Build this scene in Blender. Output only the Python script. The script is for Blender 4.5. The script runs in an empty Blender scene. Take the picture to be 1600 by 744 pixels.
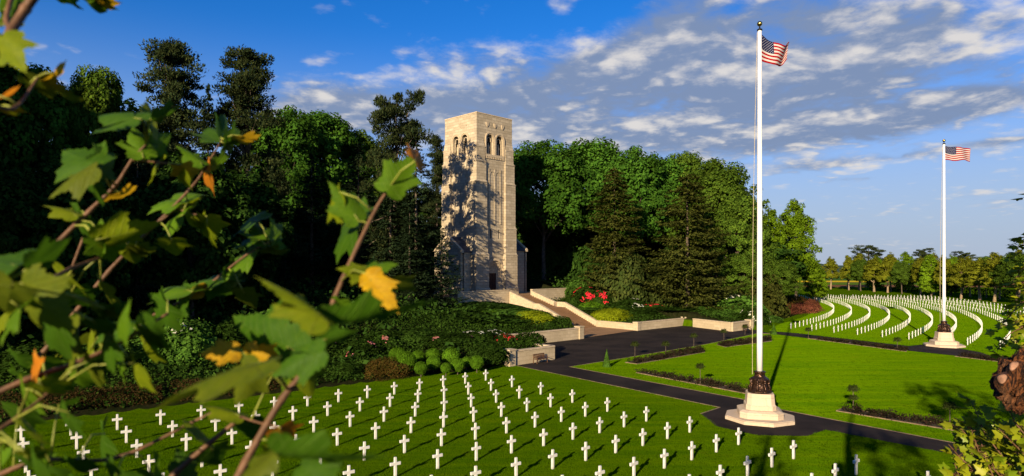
import bpy, math, random
import numpy as np
from mathutils import Vector, Matrix
R = math.radians
random.seed(7)
rng = np.random.default_rng(11)
scn = bpy.context.scene
COL = scn.collection
CAMZ = 10.0
SUN_AZ, SUN_EL = R(25.), R(16.8)          # light travels towards (+sin, +cos) of this azimuth

# ------------------------------------------------------------------ small helpers
def gp(px, py):                             # photograph pixel -> point on the level lawn
    y = 10000.0 / (py - 415)
    return ((px - 800) * y / 1000, y)
def at(px, py, y):
    return Vector(((px - 800) * y / 1000, y, CAMZ - (py - 415) * y / 1000))
S2 = math.sqrt(.5)
TC = (-6.3, 120.3)                          # centre of the memorial tower
def LW(x, y):                               # memorial frame -> world
    return (TC[0] + S2 * (x - y), TC[1] + S2 * (x + y))
def WL(X, Y):
    dx, dy = X - TC[0], Y - TC[1]
    return (S2 * (dx + dy), S2 * (dy - dx))

def sstep(a, b, x):
    t = np.clip((x - a) / (b - a), 0, 1)
    return t * t * (3 - 2 * t)

def terrain(X, Y):
    X = np.asarray(X, float); Y = np.asarray(Y, float)
    x, y = WL(X, Y)
    r = np.hypot(X + 99, Y - 226)
    xb = np.where(y < -36.8, 12.1 + (y + 44.5) * .338, 14.9)
    y0 = np.where(x < -29.6, -43.9 + np.clip(-37 - x, 0, 60) * .13, np.where(x < xb, -33.0, -43.9))
    d = np.where(x > 17, 186 - r, y - y0)
    w = .12 + .88 * sstep(-42, -37, x) * (1 - sstep(17, 21, x))
    h = sstep(0, .7, d) * 1.12 * w + np.clip(d, 0, None) * .11 + np.clip(d - 42, 0, None) * .12
    h = 24 * np.tanh(h / 24)
    # planting beside the stairs stays below the cheek walls
    ck = np.interp(y, [-33.5, -25.3, -18.5, -16.9, -11.], [.75, .6, 3.3, 3.35, 5.]) + .14 * np.clip(abs(x) - 3.6, 0, None)
    near = (1 - sstep(9, 14, abs(x))) * (y > -33.2) * (y < -10.5) * ((x > 0) | (y > -25.3))
    h = np.where(near > 0, h + (np.minimum(h, ck) - h) * near, h)
    # stairs, apron and terrace are cut in
    st = np.where(y < -17, np.clip(2.9 * (y + 25.3) / 6.8, 0, 2.9), np.where(y > -18.5, 2.9 + np.clip(y + 17, 0, 6) * .3, 2.9))
    cor = (1 - sstep(3.0, 3.5, abs(x))) * sstep(-36, -35.5, y) * (1 - sstep(-11, -10.5, y))
    h = h * (1 - cor) + cor * np.minimum(h, st - .5)
    lx = -3.2 - (-25.3 - y) * (9.2 / 9.0)
    ap = sstep(-.5, 0, x - lx) * (1 - sstep(3.0, 3.5, x)) * sstep(-36, -35.5, y) * (1 - sstep(-25.3, -25.0, y))
    h = h * (1 - ap) + ap * -.1
    te = (1 - sstep(15, 17, abs(x))) * sstep(-10.9, -10.4, y) * (1 - sstep(9, 16, y))
    h = h * (1 - te) + te * 4.5
    # bank on which the photographer stands and the wooded ridge to the left
    h = h + 8.0 * np.clip(1 - np.clip(Y, 0, None) / 25., 0, 1) ** 1.15 * (1 - sstep(40, 70, X)) * (1 - sstep(45, 75, -X))
    h = h + 14 * sstep(46, 72, -X) * (1 - sstep(70, 130, Y))
    # land falls gently away beyond the plot
    h = h - .02 * np.clip(Y - 320, 0, 400) * sstep(60, 120, X)
    return h
def th(X, Y): return float(terrain(X, Y))

def link(o, parent=None):
    COL.objects.link(o)
    if parent is not None: o.parent = parent
    return o
def tag(o, label=None, cat=None, group=None, kind=None):
    if label: o['label'] = label
    if cat: o['category'] = cat
    if group: o['group'] = group
    if kind: o['kind'] = kind
    return o
def empty(name, loc, rz=0):
    o = bpy.data.objects.new(name, None); o.location = loc; o.rotation_euler = (0, 0, rz)
    o.empty_display_size = .3
    return link(o)
def npmesh(name, V, F, mats, smooth=False, mi=None):
    """V (N,3); F list of equal-length rows (array)"""
    V = np.asarray(V, np.float32); F = np.asarray(F, np.int32)
    me = bpy.data.meshes.new(name)
    n, k = F.shape
    me.vertices.add(len(V)); me.vertices.foreach_set('co', V.ravel())
    me.loops.add(n * k); me.loops.foreach_set('vertex_index', F.ravel())
    me.polygons.add(n)
    me.polygons.foreach_set('loop_start', np.arange(0, n * k, k, dtype=np.int32))
    me.polygons.foreach_set('loop_total', np.full(n, k, np.int32))
    if smooth: me.polygons.foreach_set('use_smooth', np.ones(n, bool))
    for m in (mats if isinstance(mats, (list, tuple)) else [mats]): me.materials.append(m)
    if mi is not None: me.polygons.foreach_set('material_index', np.asarray(mi, np.int32))
    me.update(calc_edges=True)
    return me
def obj(name, me, parent=None):
    return link(bpy.data.objects.new(name, me), parent)

class MB:
    def __init__(s): s.v = []; s.f = []; s.m = []; s.cur = 0
    def add(s, V, F):
        b = len(s.v); s.v += [tuple(p) for p in V]
        s.f += [tuple(i + b for i in f) for f in F]; s.m += [s.cur] * len(F)
    def box(s, x0, x1, y0, y1, z0, z1, top=None):
        """top=(dx0,dx1,dy0,dy1): inset of the upper face"""
        t = top or (0, 0, 0, 0)
        V = [(x0, y0, z0), (x1, y0, z0), (x1, y1, z0), (x0, y1, z0),
             (x0 + t[0], y0 + t[2], z1), (x1 - t[1], y0 + t[2], z1), (x1 - t[1], y1 - t[3], z1), (x0 + t[0], y1 - t[3], z1)]
        s.add(V, [(3, 2, 1, 0), (4, 5, 6, 7), (0, 1, 5, 4), (1, 2, 6, 5), (2, 3, 7, 6), (3, 0, 4, 7)])
    def prism(s, poly, z0, z1, poly1=None):
        n = len(poly); p1 = poly1 or poly
        V = [(x, y, z0) for x, y in poly] + [(x, y, z1) for x, y in p1]
        s.add(V, [tuple(range(n - 1, -1, -1)), tuple(range(n, 2 * n))] + [(i, (i + 1) % n, n + (i + 1) % n, n + i) for i in range(n)])
    def xprism(s, poly, x0, x1):            # poly in (y,z), swept along x
        n = len(poly)
        V = [(x0, y, z) for y, z in poly] + [(x1, y, z) for y, z in poly]
        s.add(V, [tuple(range(n)), tuple(range(2 * n - 1, n - 1, -1))] + [((i + 1) % n, i, n + i, n + (i + 1) % n) for i in range(n)])
    def tube(s, P, rad, n=8, cap=True):
        P = [Vector(p) for p in P]; k = len(P)
        if not hasattr(rad, '__len__'): rad = [rad] * k
        V = []; up = Vector((0, 0, 1))
        ref = None
        for i in range(k):
            t = (P[min(i + 1, k - 1)] - P[max(i - 1, 0)]).normalized()
            if ref is None:
                ref = t.cross(up)
                if ref.length < .05: ref = t.cross(Vector((1, 0, 0)))
            a = (ref - t * ref.dot(t)).normalized(); ref = a
            b = t.cross(a)
            for j in range(n):
                an = 2 * math.pi * j / n
                V.append(P[i] + (a * math.cos(an) + b * math.sin(an)) * rad[i])
        F = [(i * n + j, i * n + (j + 1) % n, (i + 1) * n + (j + 1) % n, (i + 1) * n + j) for i in range(k - 1) for j in range(n)]
        if cap: F += [tuple(range(n - 1, -1, -1)), tuple(range((k - 1) * n, k * n))]
        s.add(V, F)
    def lathe(s, prof, n=20, c=(0, 0)):
        V = [(c[0] + r * math.cos(2 * math.pi * j / n), c[1] + r * math.sin(2 * math.pi * j / n), z) for r, z in prof for j in range(n)]
        k = len(prof)
        F = [(i * n + j, i * n + (j + 1) % n, (i + 1) * n + (j + 1) % n, (i + 1) * n + j) for i in range(k - 1) for j in range(n)]
        F += [tuple(range(n - 1, -1, -1)), tuple(range((k - 1) * n, k * n))]
        s.add(V, F)
    def mesh(s, name, mats, smooth=False, bevel=0):
        me = bpy.data.meshes.new(name); me.from_pydata(s.v, [], s.f)
        for m in (mats if isinstance(mats, (list, tuple)) else [mats]): me.materials.append(m)
        if len(me.materials) > 1: me.polygons.foreach_set('material_index', s.m)
        if smooth: me.polygons.foreach_set('use_smooth', [True] * len(me.polygons))
        me.update(); return me
    def build(s, name, mats, parent=None, smooth=False, bevel=0):
        o = obj(name, s.mesh(name, mats, smooth), parent)
        if bevel:
            b = o.modifiers.new('edge', 'BEVEL'); b.width = bevel; b.segments = 2; b.limit_method = 'ANGLE'
        if smooth == 'auto': pass
        return o
def copy_tree(o, parent=None):
    c = o.copy(); COL.objects.link(c)
    if parent is not None: c.parent = parent
    for ch in list(o.children): copy_tree(ch, c)
    return c

# ------------------------------------------------------------------ materials
class NT:
    def __init__(s, name):
        s.mat = bpy.data.materials.new(name); s.mat.use_nodes = True
        s.t = s.mat.node_tree; s.t.nodes.clear()
        s.out = s.n('ShaderNodeOutputMaterial')
    def n(s, typ, **kw):
        nd = s.t.nodes.new(typ)
        for k, v in kw.items(): setattr(nd, k, v)
        return nd
    def l(s, a, b): s.t.links.new(a, b)
    def put(s, sock, v):
        if isinstance(v, bpy.types.NodeSocket): s.l(v, sock)
        elif isinstance(v, (tuple, list)) and len(v) == 3 and sock.type == 'RGBA': sock.default_value = (*v, 1)
        else: sock.default_value = v
    def math(s, op, a, b=None, c=None, clamp=False):
        nd = s.n('ShaderNodeMath', operation=op, use_clamp=clamp); s.put(nd.inputs[0], a)
        if b is not None: s.put(nd.inputs[1], b)
        if c is not None: s.put(nd.inputs[2], c)
        return nd.outputs[0]
    def mix(s, f, a, b, blend='MIX'):
        nd = s.n('ShaderNodeMix', data_type='RGBA', blend_type=blend); s.put(nd.inputs[0], f); s.put(nd.inputs[6], a); s.put(nd.inputs[7], b)
        return nd.outputs[2]
    def noise(s, vec, scale, detail=4, rough=.55, dist=0):
        nd = s.n('ShaderNodeTexNoise'); nd.inputs['Scale'].default_value = scale; nd.inputs['Detail'].default_value = detail
        nd.inputs['Roughness'].default_value = rough; nd.inputs['Distortion'].default_value = dist
        if vec is not None: s.l(vec, nd.inputs['Vector'])
        return nd.outputs['Fac']
    def ramp(s, f, a, b, lo=0., hi=1.):
        nd = s.n('ShaderNodeMapRange', interpolation_type='SMOOTHSTEP'); s.put(nd.inputs[0], f)
        for i, v in zip((1, 2, 3, 4), (a, b, lo, hi)): nd.inputs[i].default_value = v
        return nd.outputs[0]
    def bump(s, h, strength=.4, dist=.05, normal=None):
        nd = s.n('ShaderNodeBump'); nd.inputs['Strength'].default_value = strength; nd.inputs['Distance'].default_value = dist
        s.l(h, nd.inputs['Height'])
        if normal is not None: s.l(normal, nd.inputs['Normal'])
        return nd.outputs[0]
    def pbr(s, col, rough=.8, metal=0., normal=None, spec=.2):
        b = s.n('ShaderNodeBsdfPrincipled'); s.put(b.inputs['Base Color'], col); s.put(b.inputs['Roughness'], rough)
        b.inputs['Metallic'].default_value = metal; b.inputs['Specular IOR Level'].default_value = spec
        if normal is not None: s.l(normal, b.inputs['Normal'])
        return b.outputs[0]
    def done(s, sh): s.l(sh, s.out.inputs[0]); return s.mat
    def obj(s): return s.n('ShaderNodeTexCoord').outputs['Object']
    def pos(s): return s.n('ShaderNodeNewGeometry').outputs['Position']

def foliage(name, c1, c2, trans=.3, nscale=.35, depth=.55, gloss=0.):
    t = NT(name)
    g = t.n('ShaderNodeNewGeometry'); oi = t.n('ShaderNodeObjectInfo')
    col = t.mix(g.outputs['Random Per Island'], c1, c2)
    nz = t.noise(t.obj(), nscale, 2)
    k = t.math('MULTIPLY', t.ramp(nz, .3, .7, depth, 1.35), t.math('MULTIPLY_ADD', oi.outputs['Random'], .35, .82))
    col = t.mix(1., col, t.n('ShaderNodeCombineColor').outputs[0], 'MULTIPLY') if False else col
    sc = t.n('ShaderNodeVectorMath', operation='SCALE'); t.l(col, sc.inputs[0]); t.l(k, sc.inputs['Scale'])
    col = sc.outputs[0]
    d = t.n('ShaderNodeBsdfDiffuse'); t.l(col, d.inputs[0])
    tr = t.n('ShaderNodeBsdfTranslucent'); t.l(t.mix(.6, col, (.09, .12, .006)) if trans > .25 else col, tr.inputs[0])
    m = t.n('ShaderNodeMixShader'); m.inputs[0].default_value = trans
    t.l(d.outputs[0], m.inputs[1]); t.l(tr.outputs[0], m.inputs[2]); sh = m.outputs[0]
    if gloss:
        gl = t.n('ShaderNodeBsdfGlossy'); gl.inputs['Roughness'].default_value = .42
        m2 = t.n('ShaderNodeMixShader'); m2.inputs[0].default_value = gloss
        t.l(sh, m2.inputs[1]); t.l(gl.outputs[0], m2.inputs[2]); sh = m2.outputs[0]
    return t.done(sh)

def stone(name, ca, cb, mortar, bw=1.0, bh=.46, scale=1., msize=.012, blot=.4, rough=.85, horizontal=False):
    t = NT(name); o = t.obj()
    sx = t.n('ShaderNodeSeparateXYZ'); t.l(o, sx.inputs[0])
    cv = t.n('ShaderNodeCombineXYZ')
    if horizontal: t.l(sx.outputs[0], cv.inputs[0]); t.l(sx.outputs[1], cv.inputs[1])
    else:
        t.l(t.math('ADD', sx.outputs[0], sx.outputs[1]), cv.inputs[0]); t.l(sx.outputs[2], cv.inputs[1])
    br = t.n('ShaderNodeTexBrick'); t.l(cv.outputs[0], br.inputs['Vector'])
    for k, v in (('Scale', scale), ('Mortar Size', msize), ('Brick Width', bw), ('Row Height', bh), ('Bias', 0.), ('Mortar Smooth', .4)): br.inputs[k].default_value = v
    t.put(br.inputs['Color1'], ca); t.put(br.inputs['Color2'], cb); t.put(br.inputs['Mortar'], mortar)
    big = t.noise(o, .35, 5, .6); fine = t.noise(o, 9., 4, .6)
    c = t.mix(t.ramp(big, .35, .72, 0, blot), br.outputs['Color'], tuple(x * .62 for x in ca))
    c = t.mix(t.ramp(fine, .3, .75, 0, .35), c, tuple(min(1, x * 1.18) for x in cb))
    mp = t.n('ShaderNodeMapping'); mp.inputs['Scale'].default_value = (2.2, 2.2, .16); t.l(o, mp.inputs[0])
    streak = t.noise(mp.outputs[0], 1., 4, .6)
    c = t.mix(t.ramp(streak, .55, .8, 0, blot * .8), c, tuple(x * .5 for x in ca))
    h = t.math('MULTIPLY_ADD', br.outputs['Fac'], -1., t.math('MULTIPLY', fine, .6))
    return t.done(t.pbr(c, rough, normal=t.bump(h, .5, .02)))

def plain(name, c, rough=.6, metal=0., var=.25, nscale=6., bump=.15, spec=.3):
    t = NT(name); o = t.obj(); nz = t.noise(o, nscale, 5, .6)
    col = t.mix(t.ramp(nz, .3, .72), tuple(x * (1 - var) for x in c), tuple(min(1, x * (1 + var)) for x in c))
    return t.done(t.pbr(col, rough, metal, t.bump(nz, bump, .02), spec))

M = {}
def make_materials():
    M['stone'] = stone('tower_limestone', (.30, .235, .15), (.46, .375, .26), (.17, .13, .085), 1.1, .5, msize=.028)
    M['wallstone'] = stone('wall_limestone', (.37, .29, .18), (.46, .365, .24), (.23, .17, .10), .9, .4, blot=.45)
    M['cap'] = plain('coping_limestone', (.42, .325, .21), .85, var=.18, nscale=3)
    M['step'] = stone('step_stone', (.23, .125, .058), (.29, .165, .08), (.12, .065, .03), 1.4, .7, blot=.3, horizontal=True)
    M['pedestal'] = stone('pedestal_stone', (.46, .355, .25), (.52, .41, .30), (.32, .24, .16), 1.6, .5, msize=.008, blot=.25)
    M['slate'] = plain('roof_slate', (.05, .05, .055), .6, var=.4, nscale=2.5)
    M['dark'] = plain('recess_shade_black', (.012, .010, .009), .9)  # near-black paint standing in for the shade inside tower openings
    M['door'] = plain('door_oak', (.028, .008, .007), .55, var=.4)
    M['bench'] = plain('bench_teak', (.085, .04, .02), .6, var=.4)
    M['white'] = plain('pole_white_paint', (.70, .68, .66), .35, var=.03, nscale=2, bump=.02, spec=.5)
    M['gold'] = plain('finial_gilt', (.62, .40, .10), .25, 1., var=.1, nscale=3, bump=.02)
    M['iron'] = plain('truck_black_metal', (.02, .02, .022), .4, .6)
    t = NT('bronze_base'); o = t.obj(); vo = t.n('ShaderNodeTexVoronoi'); vo.inputs['Scale'].default_value = 7.; t.l(o, vo.inputs['Vector'])
    nz = t.noise(o, 5, 5)
    M['bronze'] = t.done(t.pbr(t.mix(t.ramp(nz, .35, .7), (.075, .038, .022), (.035, .022, .018)), .36, .75, t.bump(vo.outputs['Distance'], .8, .06)))
    M['rope'] = plain('rope_hemp', (.42, .34, .2), .9)
    # marble of the crosses
    t = NT('cross_marble'); o = t.obj(); oi = t.n('ShaderNodeObjectInfo')
    nz = t.noise(o, 3.5, 6, .65)
    c = t.mix(t.ramp(nz, .35, .75), (.60, .58, .53), (.44, .42, .38))
    sx = t.n('ShaderNodeSeparateXYZ'); t.l(o, sx.inputs[0])
    c = t.mix(t.math('MULTIPLY', t.ramp(sx.outputs[2], .22, .0), t.ramp(nz, .3, .6, .2, .75)), c, (.30, .31, .18))   # algae splash at the foot
    c = t.mix(t.math('MULTIPLY', oi.outputs['Random'], .22), c, (.52, .51, .46))
    M['marble'] = t.done(t.pbr(c, .5, normal=t.bump(nz, .1, .01)))
    # asphalt
    t = NT('asphalt'); p = t.pos(); a = t.noise(p, 18, 4, .7); b = t.noise(p, .25, 4, .6)
    c = t.mix(t.ramp(a, .3, .75), (.010, .0068, .0060), (.020, .0145, .0125)); c = t.mix(t.ramp(b, .36, .66, 0, .75), c, (.034, .024, .019))
    vo = t.n('ShaderNodeTexVoronoi', feature='DISTANCE_TO_EDGE'); vo.inputs['Scale'].default_value = .16; t.l(p, vo.inputs['Vector'])
    c = t.mix(t.ramp(vo.outputs['Distance'], .0, .012, .5, 0), c, (.012, .012, .012))
    M['asphalt'] = t.done(t.pbr(c, .95, normal=t.bump(a, .5, .02), spec=.1))
    M['kerb'] = plain('edging_stone', (.19, .125, .07), .85, var=.35, nscale=2)
    M['soil'] = plain('bed_soil', (.045, .026, .017), .95, var=.5, nscale=5, bump=.6)
    M['bark'] = plain('bark_brown', (.085, .062, .042), .9, var=.5, nscale=3, bump=.8)
    M['barkwarm'] = plain('bark_warm', (.21, .15, .085), .9, var=.35, nscale=3, bump=.8)
    # ground
    t = NT('ground_turf_and_soil'); p = t.pos()
    at_ = t.n('ShaderNodeAttribute', attribute_name='soil'); soil = at_.outputs['Fac']
    n1 = t.noise(p, .18, 4, .6); n2 = t.noise(p, 2.3, 5, .7); n3 = t.noise(p, 26, 3, .7)
    mp = t.n('ShaderNodeMapping'); mp.inputs['Rotation'].default_value = (0, 0, R(-30)); mp.inputs['Scale'].default_value = (.16, 2.2, 1); t.l(p, mp.inputs[0])
    n4 = t.noise(mp.outputs[0], .55, 3, .6)                      # mowing direction
    g = t.mix(t.ramp(n2, .3, .7), (.042, .095, .001), (.058, .115, .001))
    g = t.mix(t.ramp(n1, .35, .7, 0, .55), g, (.055, .108, .001))
    g = t.mix(t.ramp(n4, .4, .65, 0, .5), g, (.08, .125, .001))
    g = t.mix(t.ramp(n3, .45, .75, 0, .55), g, (.03, .065, .001))
    s_ = t.mix(t.ramp(n2, .35, .7), (.010, .014, .004), (.022, .020, .008))
    edge = t.ramp(t.math('ADD', soil, t.math('MULTIPLY_ADD', n2, .2, -.1)), .42, .58)
    c = t.mix(edge, g, s_)
    fa = t.n('ShaderNodeAttribute', attribute_name='farm'); fcol = fa.outputs['Color']
    fm = t.n('ShaderNodeAttribute', attribute_name='farmfac')
    c = t.mix(fm.outputs['Fac'], c, fcol)
    hgt = t.math('ADD', t.math('MULTIPLY', n3, 1.), t.math('MULTIPLY', n2, .6))
    # blades stand up: the turf catches low light on its upright faces
    M['ground'] = t.done(t.pbr(c, .9, normal=t.bump(hgt, 1., .05), spec=0.))
    # foliage
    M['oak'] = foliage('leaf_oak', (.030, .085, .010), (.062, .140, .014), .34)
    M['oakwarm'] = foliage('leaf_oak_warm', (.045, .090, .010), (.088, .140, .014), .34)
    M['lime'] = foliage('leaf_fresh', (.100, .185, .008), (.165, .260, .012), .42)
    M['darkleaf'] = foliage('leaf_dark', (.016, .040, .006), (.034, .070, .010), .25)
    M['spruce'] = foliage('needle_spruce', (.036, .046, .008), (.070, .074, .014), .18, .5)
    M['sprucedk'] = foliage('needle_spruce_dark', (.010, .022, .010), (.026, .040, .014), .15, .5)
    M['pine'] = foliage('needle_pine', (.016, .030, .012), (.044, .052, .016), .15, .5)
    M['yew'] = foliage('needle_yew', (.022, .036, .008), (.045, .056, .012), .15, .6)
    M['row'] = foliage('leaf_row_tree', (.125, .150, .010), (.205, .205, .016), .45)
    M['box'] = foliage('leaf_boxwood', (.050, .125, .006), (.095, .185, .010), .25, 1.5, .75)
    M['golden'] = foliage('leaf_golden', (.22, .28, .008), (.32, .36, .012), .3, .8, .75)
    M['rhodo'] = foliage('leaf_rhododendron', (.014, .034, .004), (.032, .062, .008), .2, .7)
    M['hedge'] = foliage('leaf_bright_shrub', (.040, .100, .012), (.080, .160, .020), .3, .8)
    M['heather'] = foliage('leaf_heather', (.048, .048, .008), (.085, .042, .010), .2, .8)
    M['brownhedge'] = foliage('leaf_brown_hedge', (.035, .022, .008), (.055, .032, .010), .2, .8)
    M['redbush'] = foliage('leaf_red_heath', (.16, .035, .030), (.20, .085, .035), .25, .6)
    M['bedplant'] = foliage('leaf_bed', (.030, .014, .012), (.022, .026, .010), .2, .8)
    M['fl_red'] = foliage('petal_red', (.55, .012, .025), (.70, .04, .06), .2, .9, .85)
    M['fl_pink'] = foliage('petal_pink', (.38, .09, .09), (.50, .22, .18), .2, .9, .85)
    M['fl_white'] = foliage('petal_white', (.52, .50, .38), (.64, .62, .50), .2, .9, .85)
    M['shoot'] = foliage('leaf_shoot', (.120, .190, .005), (.300, .300, .010), .42, 3, .8, .02)
make_materials()

def leaf_mat(name, c, cdark, vein, trans=.42):
    t = NT(name); at_ = t.n('ShaderNodeAttribute', attribute_name='vein').outputs['Fac']; o = t.obj(); oi = t.n('ShaderNodeObjectInfo')
    lv = t.n('ShaderNodeAttribute', attribute_name='luv').outputs['Vector']; sp = t.n('ShaderNodeSeparateXYZ'); t.l(lv, sp.inputs[0])
    nz = t.noise(lv, 5., 5, .65); ax = t.math('ABSOLUTE', sp.outputs[0])
    ph = t.math('FRACT', t.math('ADD', t.math('MULTIPLY', t.math('SUBTRACT', sp.outputs[1], t.math('MULTIPLY', ax, .75)), 9.), t.math('MULTIPLY', nz, .5)))
    sec = t.ramp(t.math('ABSOLUTE', t.math('SUBTRACT', ph, .5)), .13, .02)
    col = t.mix(t.ramp(nz, .32, .68), c, cdark)
    spot = t.noise(lv, 16., 3, .6); col = t.mix(t.ramp(spot, .66, .74, 0, .7), col, (.16, .09, .02))
    col = t.mix(t.math('MULTIPLY', oi.outputs['Random'], .5), col, tuple(x * .62 for x in c))
    v = t.math('POWER', at_, 7.)
    col = t.mix(t.math('MULTIPLY', v, .85), col, vein); col = t.mix(t.math('MULTIPLY', sec, .35), col, vein); v = t.math('MAXIMUM', v, t.math('MULTIPLY', sec, .6))
    d = t.n('ShaderNodeBsdfPrincipled'); t.l(col, d.inputs['Base Color']); d.inputs['Roughness'].default_value = .55; d.inputs['Specular IOR Level'].default_value = .12
    t.l(t.bump(t.math('ADD', v, t.math('MULTIPLY', nz, .5)), .5, .004), d.inputs['Normal'])
    tr = t.n('ShaderNodeBsdfTranslucent'); t.l(t.mix(.5, col, c), tr.inputs[0])
    m = t.n('ShaderNodeMixShader'); m.inputs[0].default_value = trans
    t.l(d.outputs[0], m.inputs[1]); t.l(tr.outputs[0], m.inputs[2])
    return t.done(m.outputs[0])
LM = {'g': leaf_mat('broad_leaf_green', (.095, .190, .004), (.062, .140, .004), (.16, .25, .03)),
      'd': leaf_mat('broad_leaf_dark', (.050, .120, .004), (.032, .085, .004), (.10, .18, .02), .38),
      'y': leaf_mat('broad_leaf_yellowgreen', (.19, .235, .004), (.12, .175, .004), (.27, .30, .03)),
      'o': leaf_mat('broad_leaf_yellow', (.58, .34, .008), (.42, .22, .008), (.60, .42, .06)),
      'r': leaf_mat('broad_leaf_orange', (.58, .20, .010), (.44, .13, .008), (.6, .33, .06)),
      'b': leaf_mat('broad_leaf_olive', (.120, .150, .006), (.075, .110, .005), (.14, .16, .02))}
M['twig'] = plain('twig_bark', (.115, .055, .024), .6, var=.35, nscale=30, bump=.3)
M['petiole'] = plain('petiole_green', (.20, .22, .03), .5, var=.3, nscale=30, bump=.1)
M['bud'] = plain('bud_orange', (.55, .12, .02), .5, var=.3, nscale=30, bump=.1)

# ------------------------------------------------------------------ ground
def build_ground():
    xs = np.unique(np.concatenate([np.linspace(-2500, -400, 12), np.arange(-400, -150, 25), np.arange(-150, -60, 4), np.arange(-60, 64, .62), np.arange(64, 150, 3), np.arange(150, 500, 12), np.linspace(500, 3500, 30)]).round(3))
    ys = np.unique(np.concatenate([np.linspace(-120, -20, 12), np.arange(-20, 40, 2.), np.arange(40, 60, 1.), np.arange(60, 152, .62), np.arange(152, 330, 4), np.arange(330, 1000, 14), np.linspace(1000, 5200, 44)]).round(3))
    X, Y = np.meshgrid(xs, ys)
    Z = terrain(X, Y)
    V = np.stack([X, Y, Z], -1).reshape(-1, 3)
    ny, nx = X.shape
    i = np.arange(ny - 1)[:, None] * nx + np.arange(nx - 1)[None]
    F = np.stack([i, i + 1, i + nx + 1, i + nx], -1).reshape(-1, 4)
    me = npmesh('ground', V, F, M['ground'], smooth=True)
    x, y = WL(X, Y); r = np.hypot(X + 99, Y - 226)
    xb = np.where(y < -36.8, 12.1 + (y + 44.5) * .338, 14.9)
    y0 = np.where(x < -29.5, -43.9 + np.clip(-37 - x, 0, 60) * .13, np.where(x < xb, -33.0, -43.9))
    d = np.where(x > 17, 184.5 - r, y - y0)
    soil = sstep(-.3, .3, d); soil = np.maximum(soil, sstep(24, 20, Y) * 0 + (Y < 22))
    soil = np.maximum(soil, sstep(50, 56, -X))
    a = me.attributes.new('soil', 'FLOAT', 'POINT'); a.data.foreach_set('value', soil.astype(np.float32).ravel())
    # fields beyond the plot: real crops with their own colour
    farm = np.zeros((ny, nx, 4), np.float32); farm[..., 3] = 1; fac = np.zeros((ny, nx), np.float32)
    def band(m, c): farm[m, :3] = c; fac[m] = 1
    far = (Y > 292)
    band(far, (.085, .135, .018))
    band(far & (Y < 345), (.17, .085, .04))
    band(far & (Y > 400) & (Y < 460), (.06, .13, .015))
    band(far & (Y > 460) & (Y < 560), (.14, .20, .02))
    band(far & (Y > 560) & (Y < 640), (.16, .08, .03))
    band(far & (Y > 640) & (Y < 760), (.62, .44, .02))
    band(far & (Y > 760) & (Y < 1100), (.05, .11, .02))
    band(far & (Y >= 1100), (.03, .06, .02))
    c = me.attributes.new('farm', 'FLOAT_COLOR', 'POINT'); c.data.foreach_set('color', farm.ravel())
    f = me.attributes.new('farmfac', 'FLOAT', 'POINT'); f.data.foreach_set('value', fac.ravel())
    tag(obj('ground', me), kind='structure')
    # far wooded hills
    V = []; F = []
    n = 160
    for k in range(3):
        dist = (1500, 2300, 3400)[k]; b = len(V)
        for i in range(n + 1):
            xx = -600 + i * 5200 / n
            hh = (9, 15, 24)[k] + (5, 7, 11)[k] * (math.sin(xx * .0031 + k * 2.1) + .5 * math.sin(xx * .0083 + k) + .16 * math.sin(xx * .041 + 2 * k) + .12 * random.uniform(-1, 1))
            base = th(xx, dist)
            V += [(xx, dist - 120, base - 6), (xx, dist, base + max(hh, 2)), (xx, dist + 500, base - 6)]
        for i in range(n):
            for j in range(2):
                q = b + i * 3 + j
                F.append((q, q + 3, q + 4, q + 1))
    t = NT('distant_woods'); nz = t.noise(t.pos(), .02, 5, .7)
    m = t.done(t.pbr(t.mix(t.ramp(nz, .35, .7), (.018, .040, .026), (.040, .070, .034)), .95, normal=t.bump(nz, 1., 8.)))
    tag(obj('hills', npmesh('hills', V, F, m, smooth=True)), kind='structure')
build_ground()

def sheet(name, pts, z, mat, kind='structure', thick=.0):
    me = bpy.data.meshes.new(name)
    n = len(pts)
    me.from_pydata([(x, y, z) for x, y in pts], [], [tuple(range(n))]); me.materials.append(mat); me.update()
    import bmesh
    bm = bmesh.new(); bm.from_mesh(me); bmesh.ops.triangulate(bm, faces=bm.faces[:])
    bmesh.ops.recalc_face_normals(bm, faces=bm.faces[:])
    for f in bm.faces:
        if f.normal.z < 0: f.normal_flip()
    bm.to_mesh(me); bm.free()
    return tag(obj(name, me), kind=kind)

NEAR = [(806, 571.5), (1125, 637), (1095, 647), (1120, 667), (1184, 680.5), (1261, 682), (1290, 672), (1472, 707), (1640, 741)]
FAR = [(1640, 720), (1475, 689.5), (1215, 639.5), (1175, 627), (890, 573.5)]
LAWNEDGE = [(890, 573.5), (980, 559), (1101, 538.7), (1182, 521.6), (1206, 521.5)]
WALLS = [LW(16.9, -44.7), LW(11.5, -44.2), LW(14.0, -37), LW(15.1, -34.3), LW(2.6, -33.3), LW(-12.4, -34.2), LW(-29.2, -33.6), LW(-29.4, -44.3), LW(-34, -44.3)]
sheet('asphalt_road', [gp(*p) for p in NEAR + FAR[:-1] + LAWNEDGE] + WALLS, .02, M['asphalt'])
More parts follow.
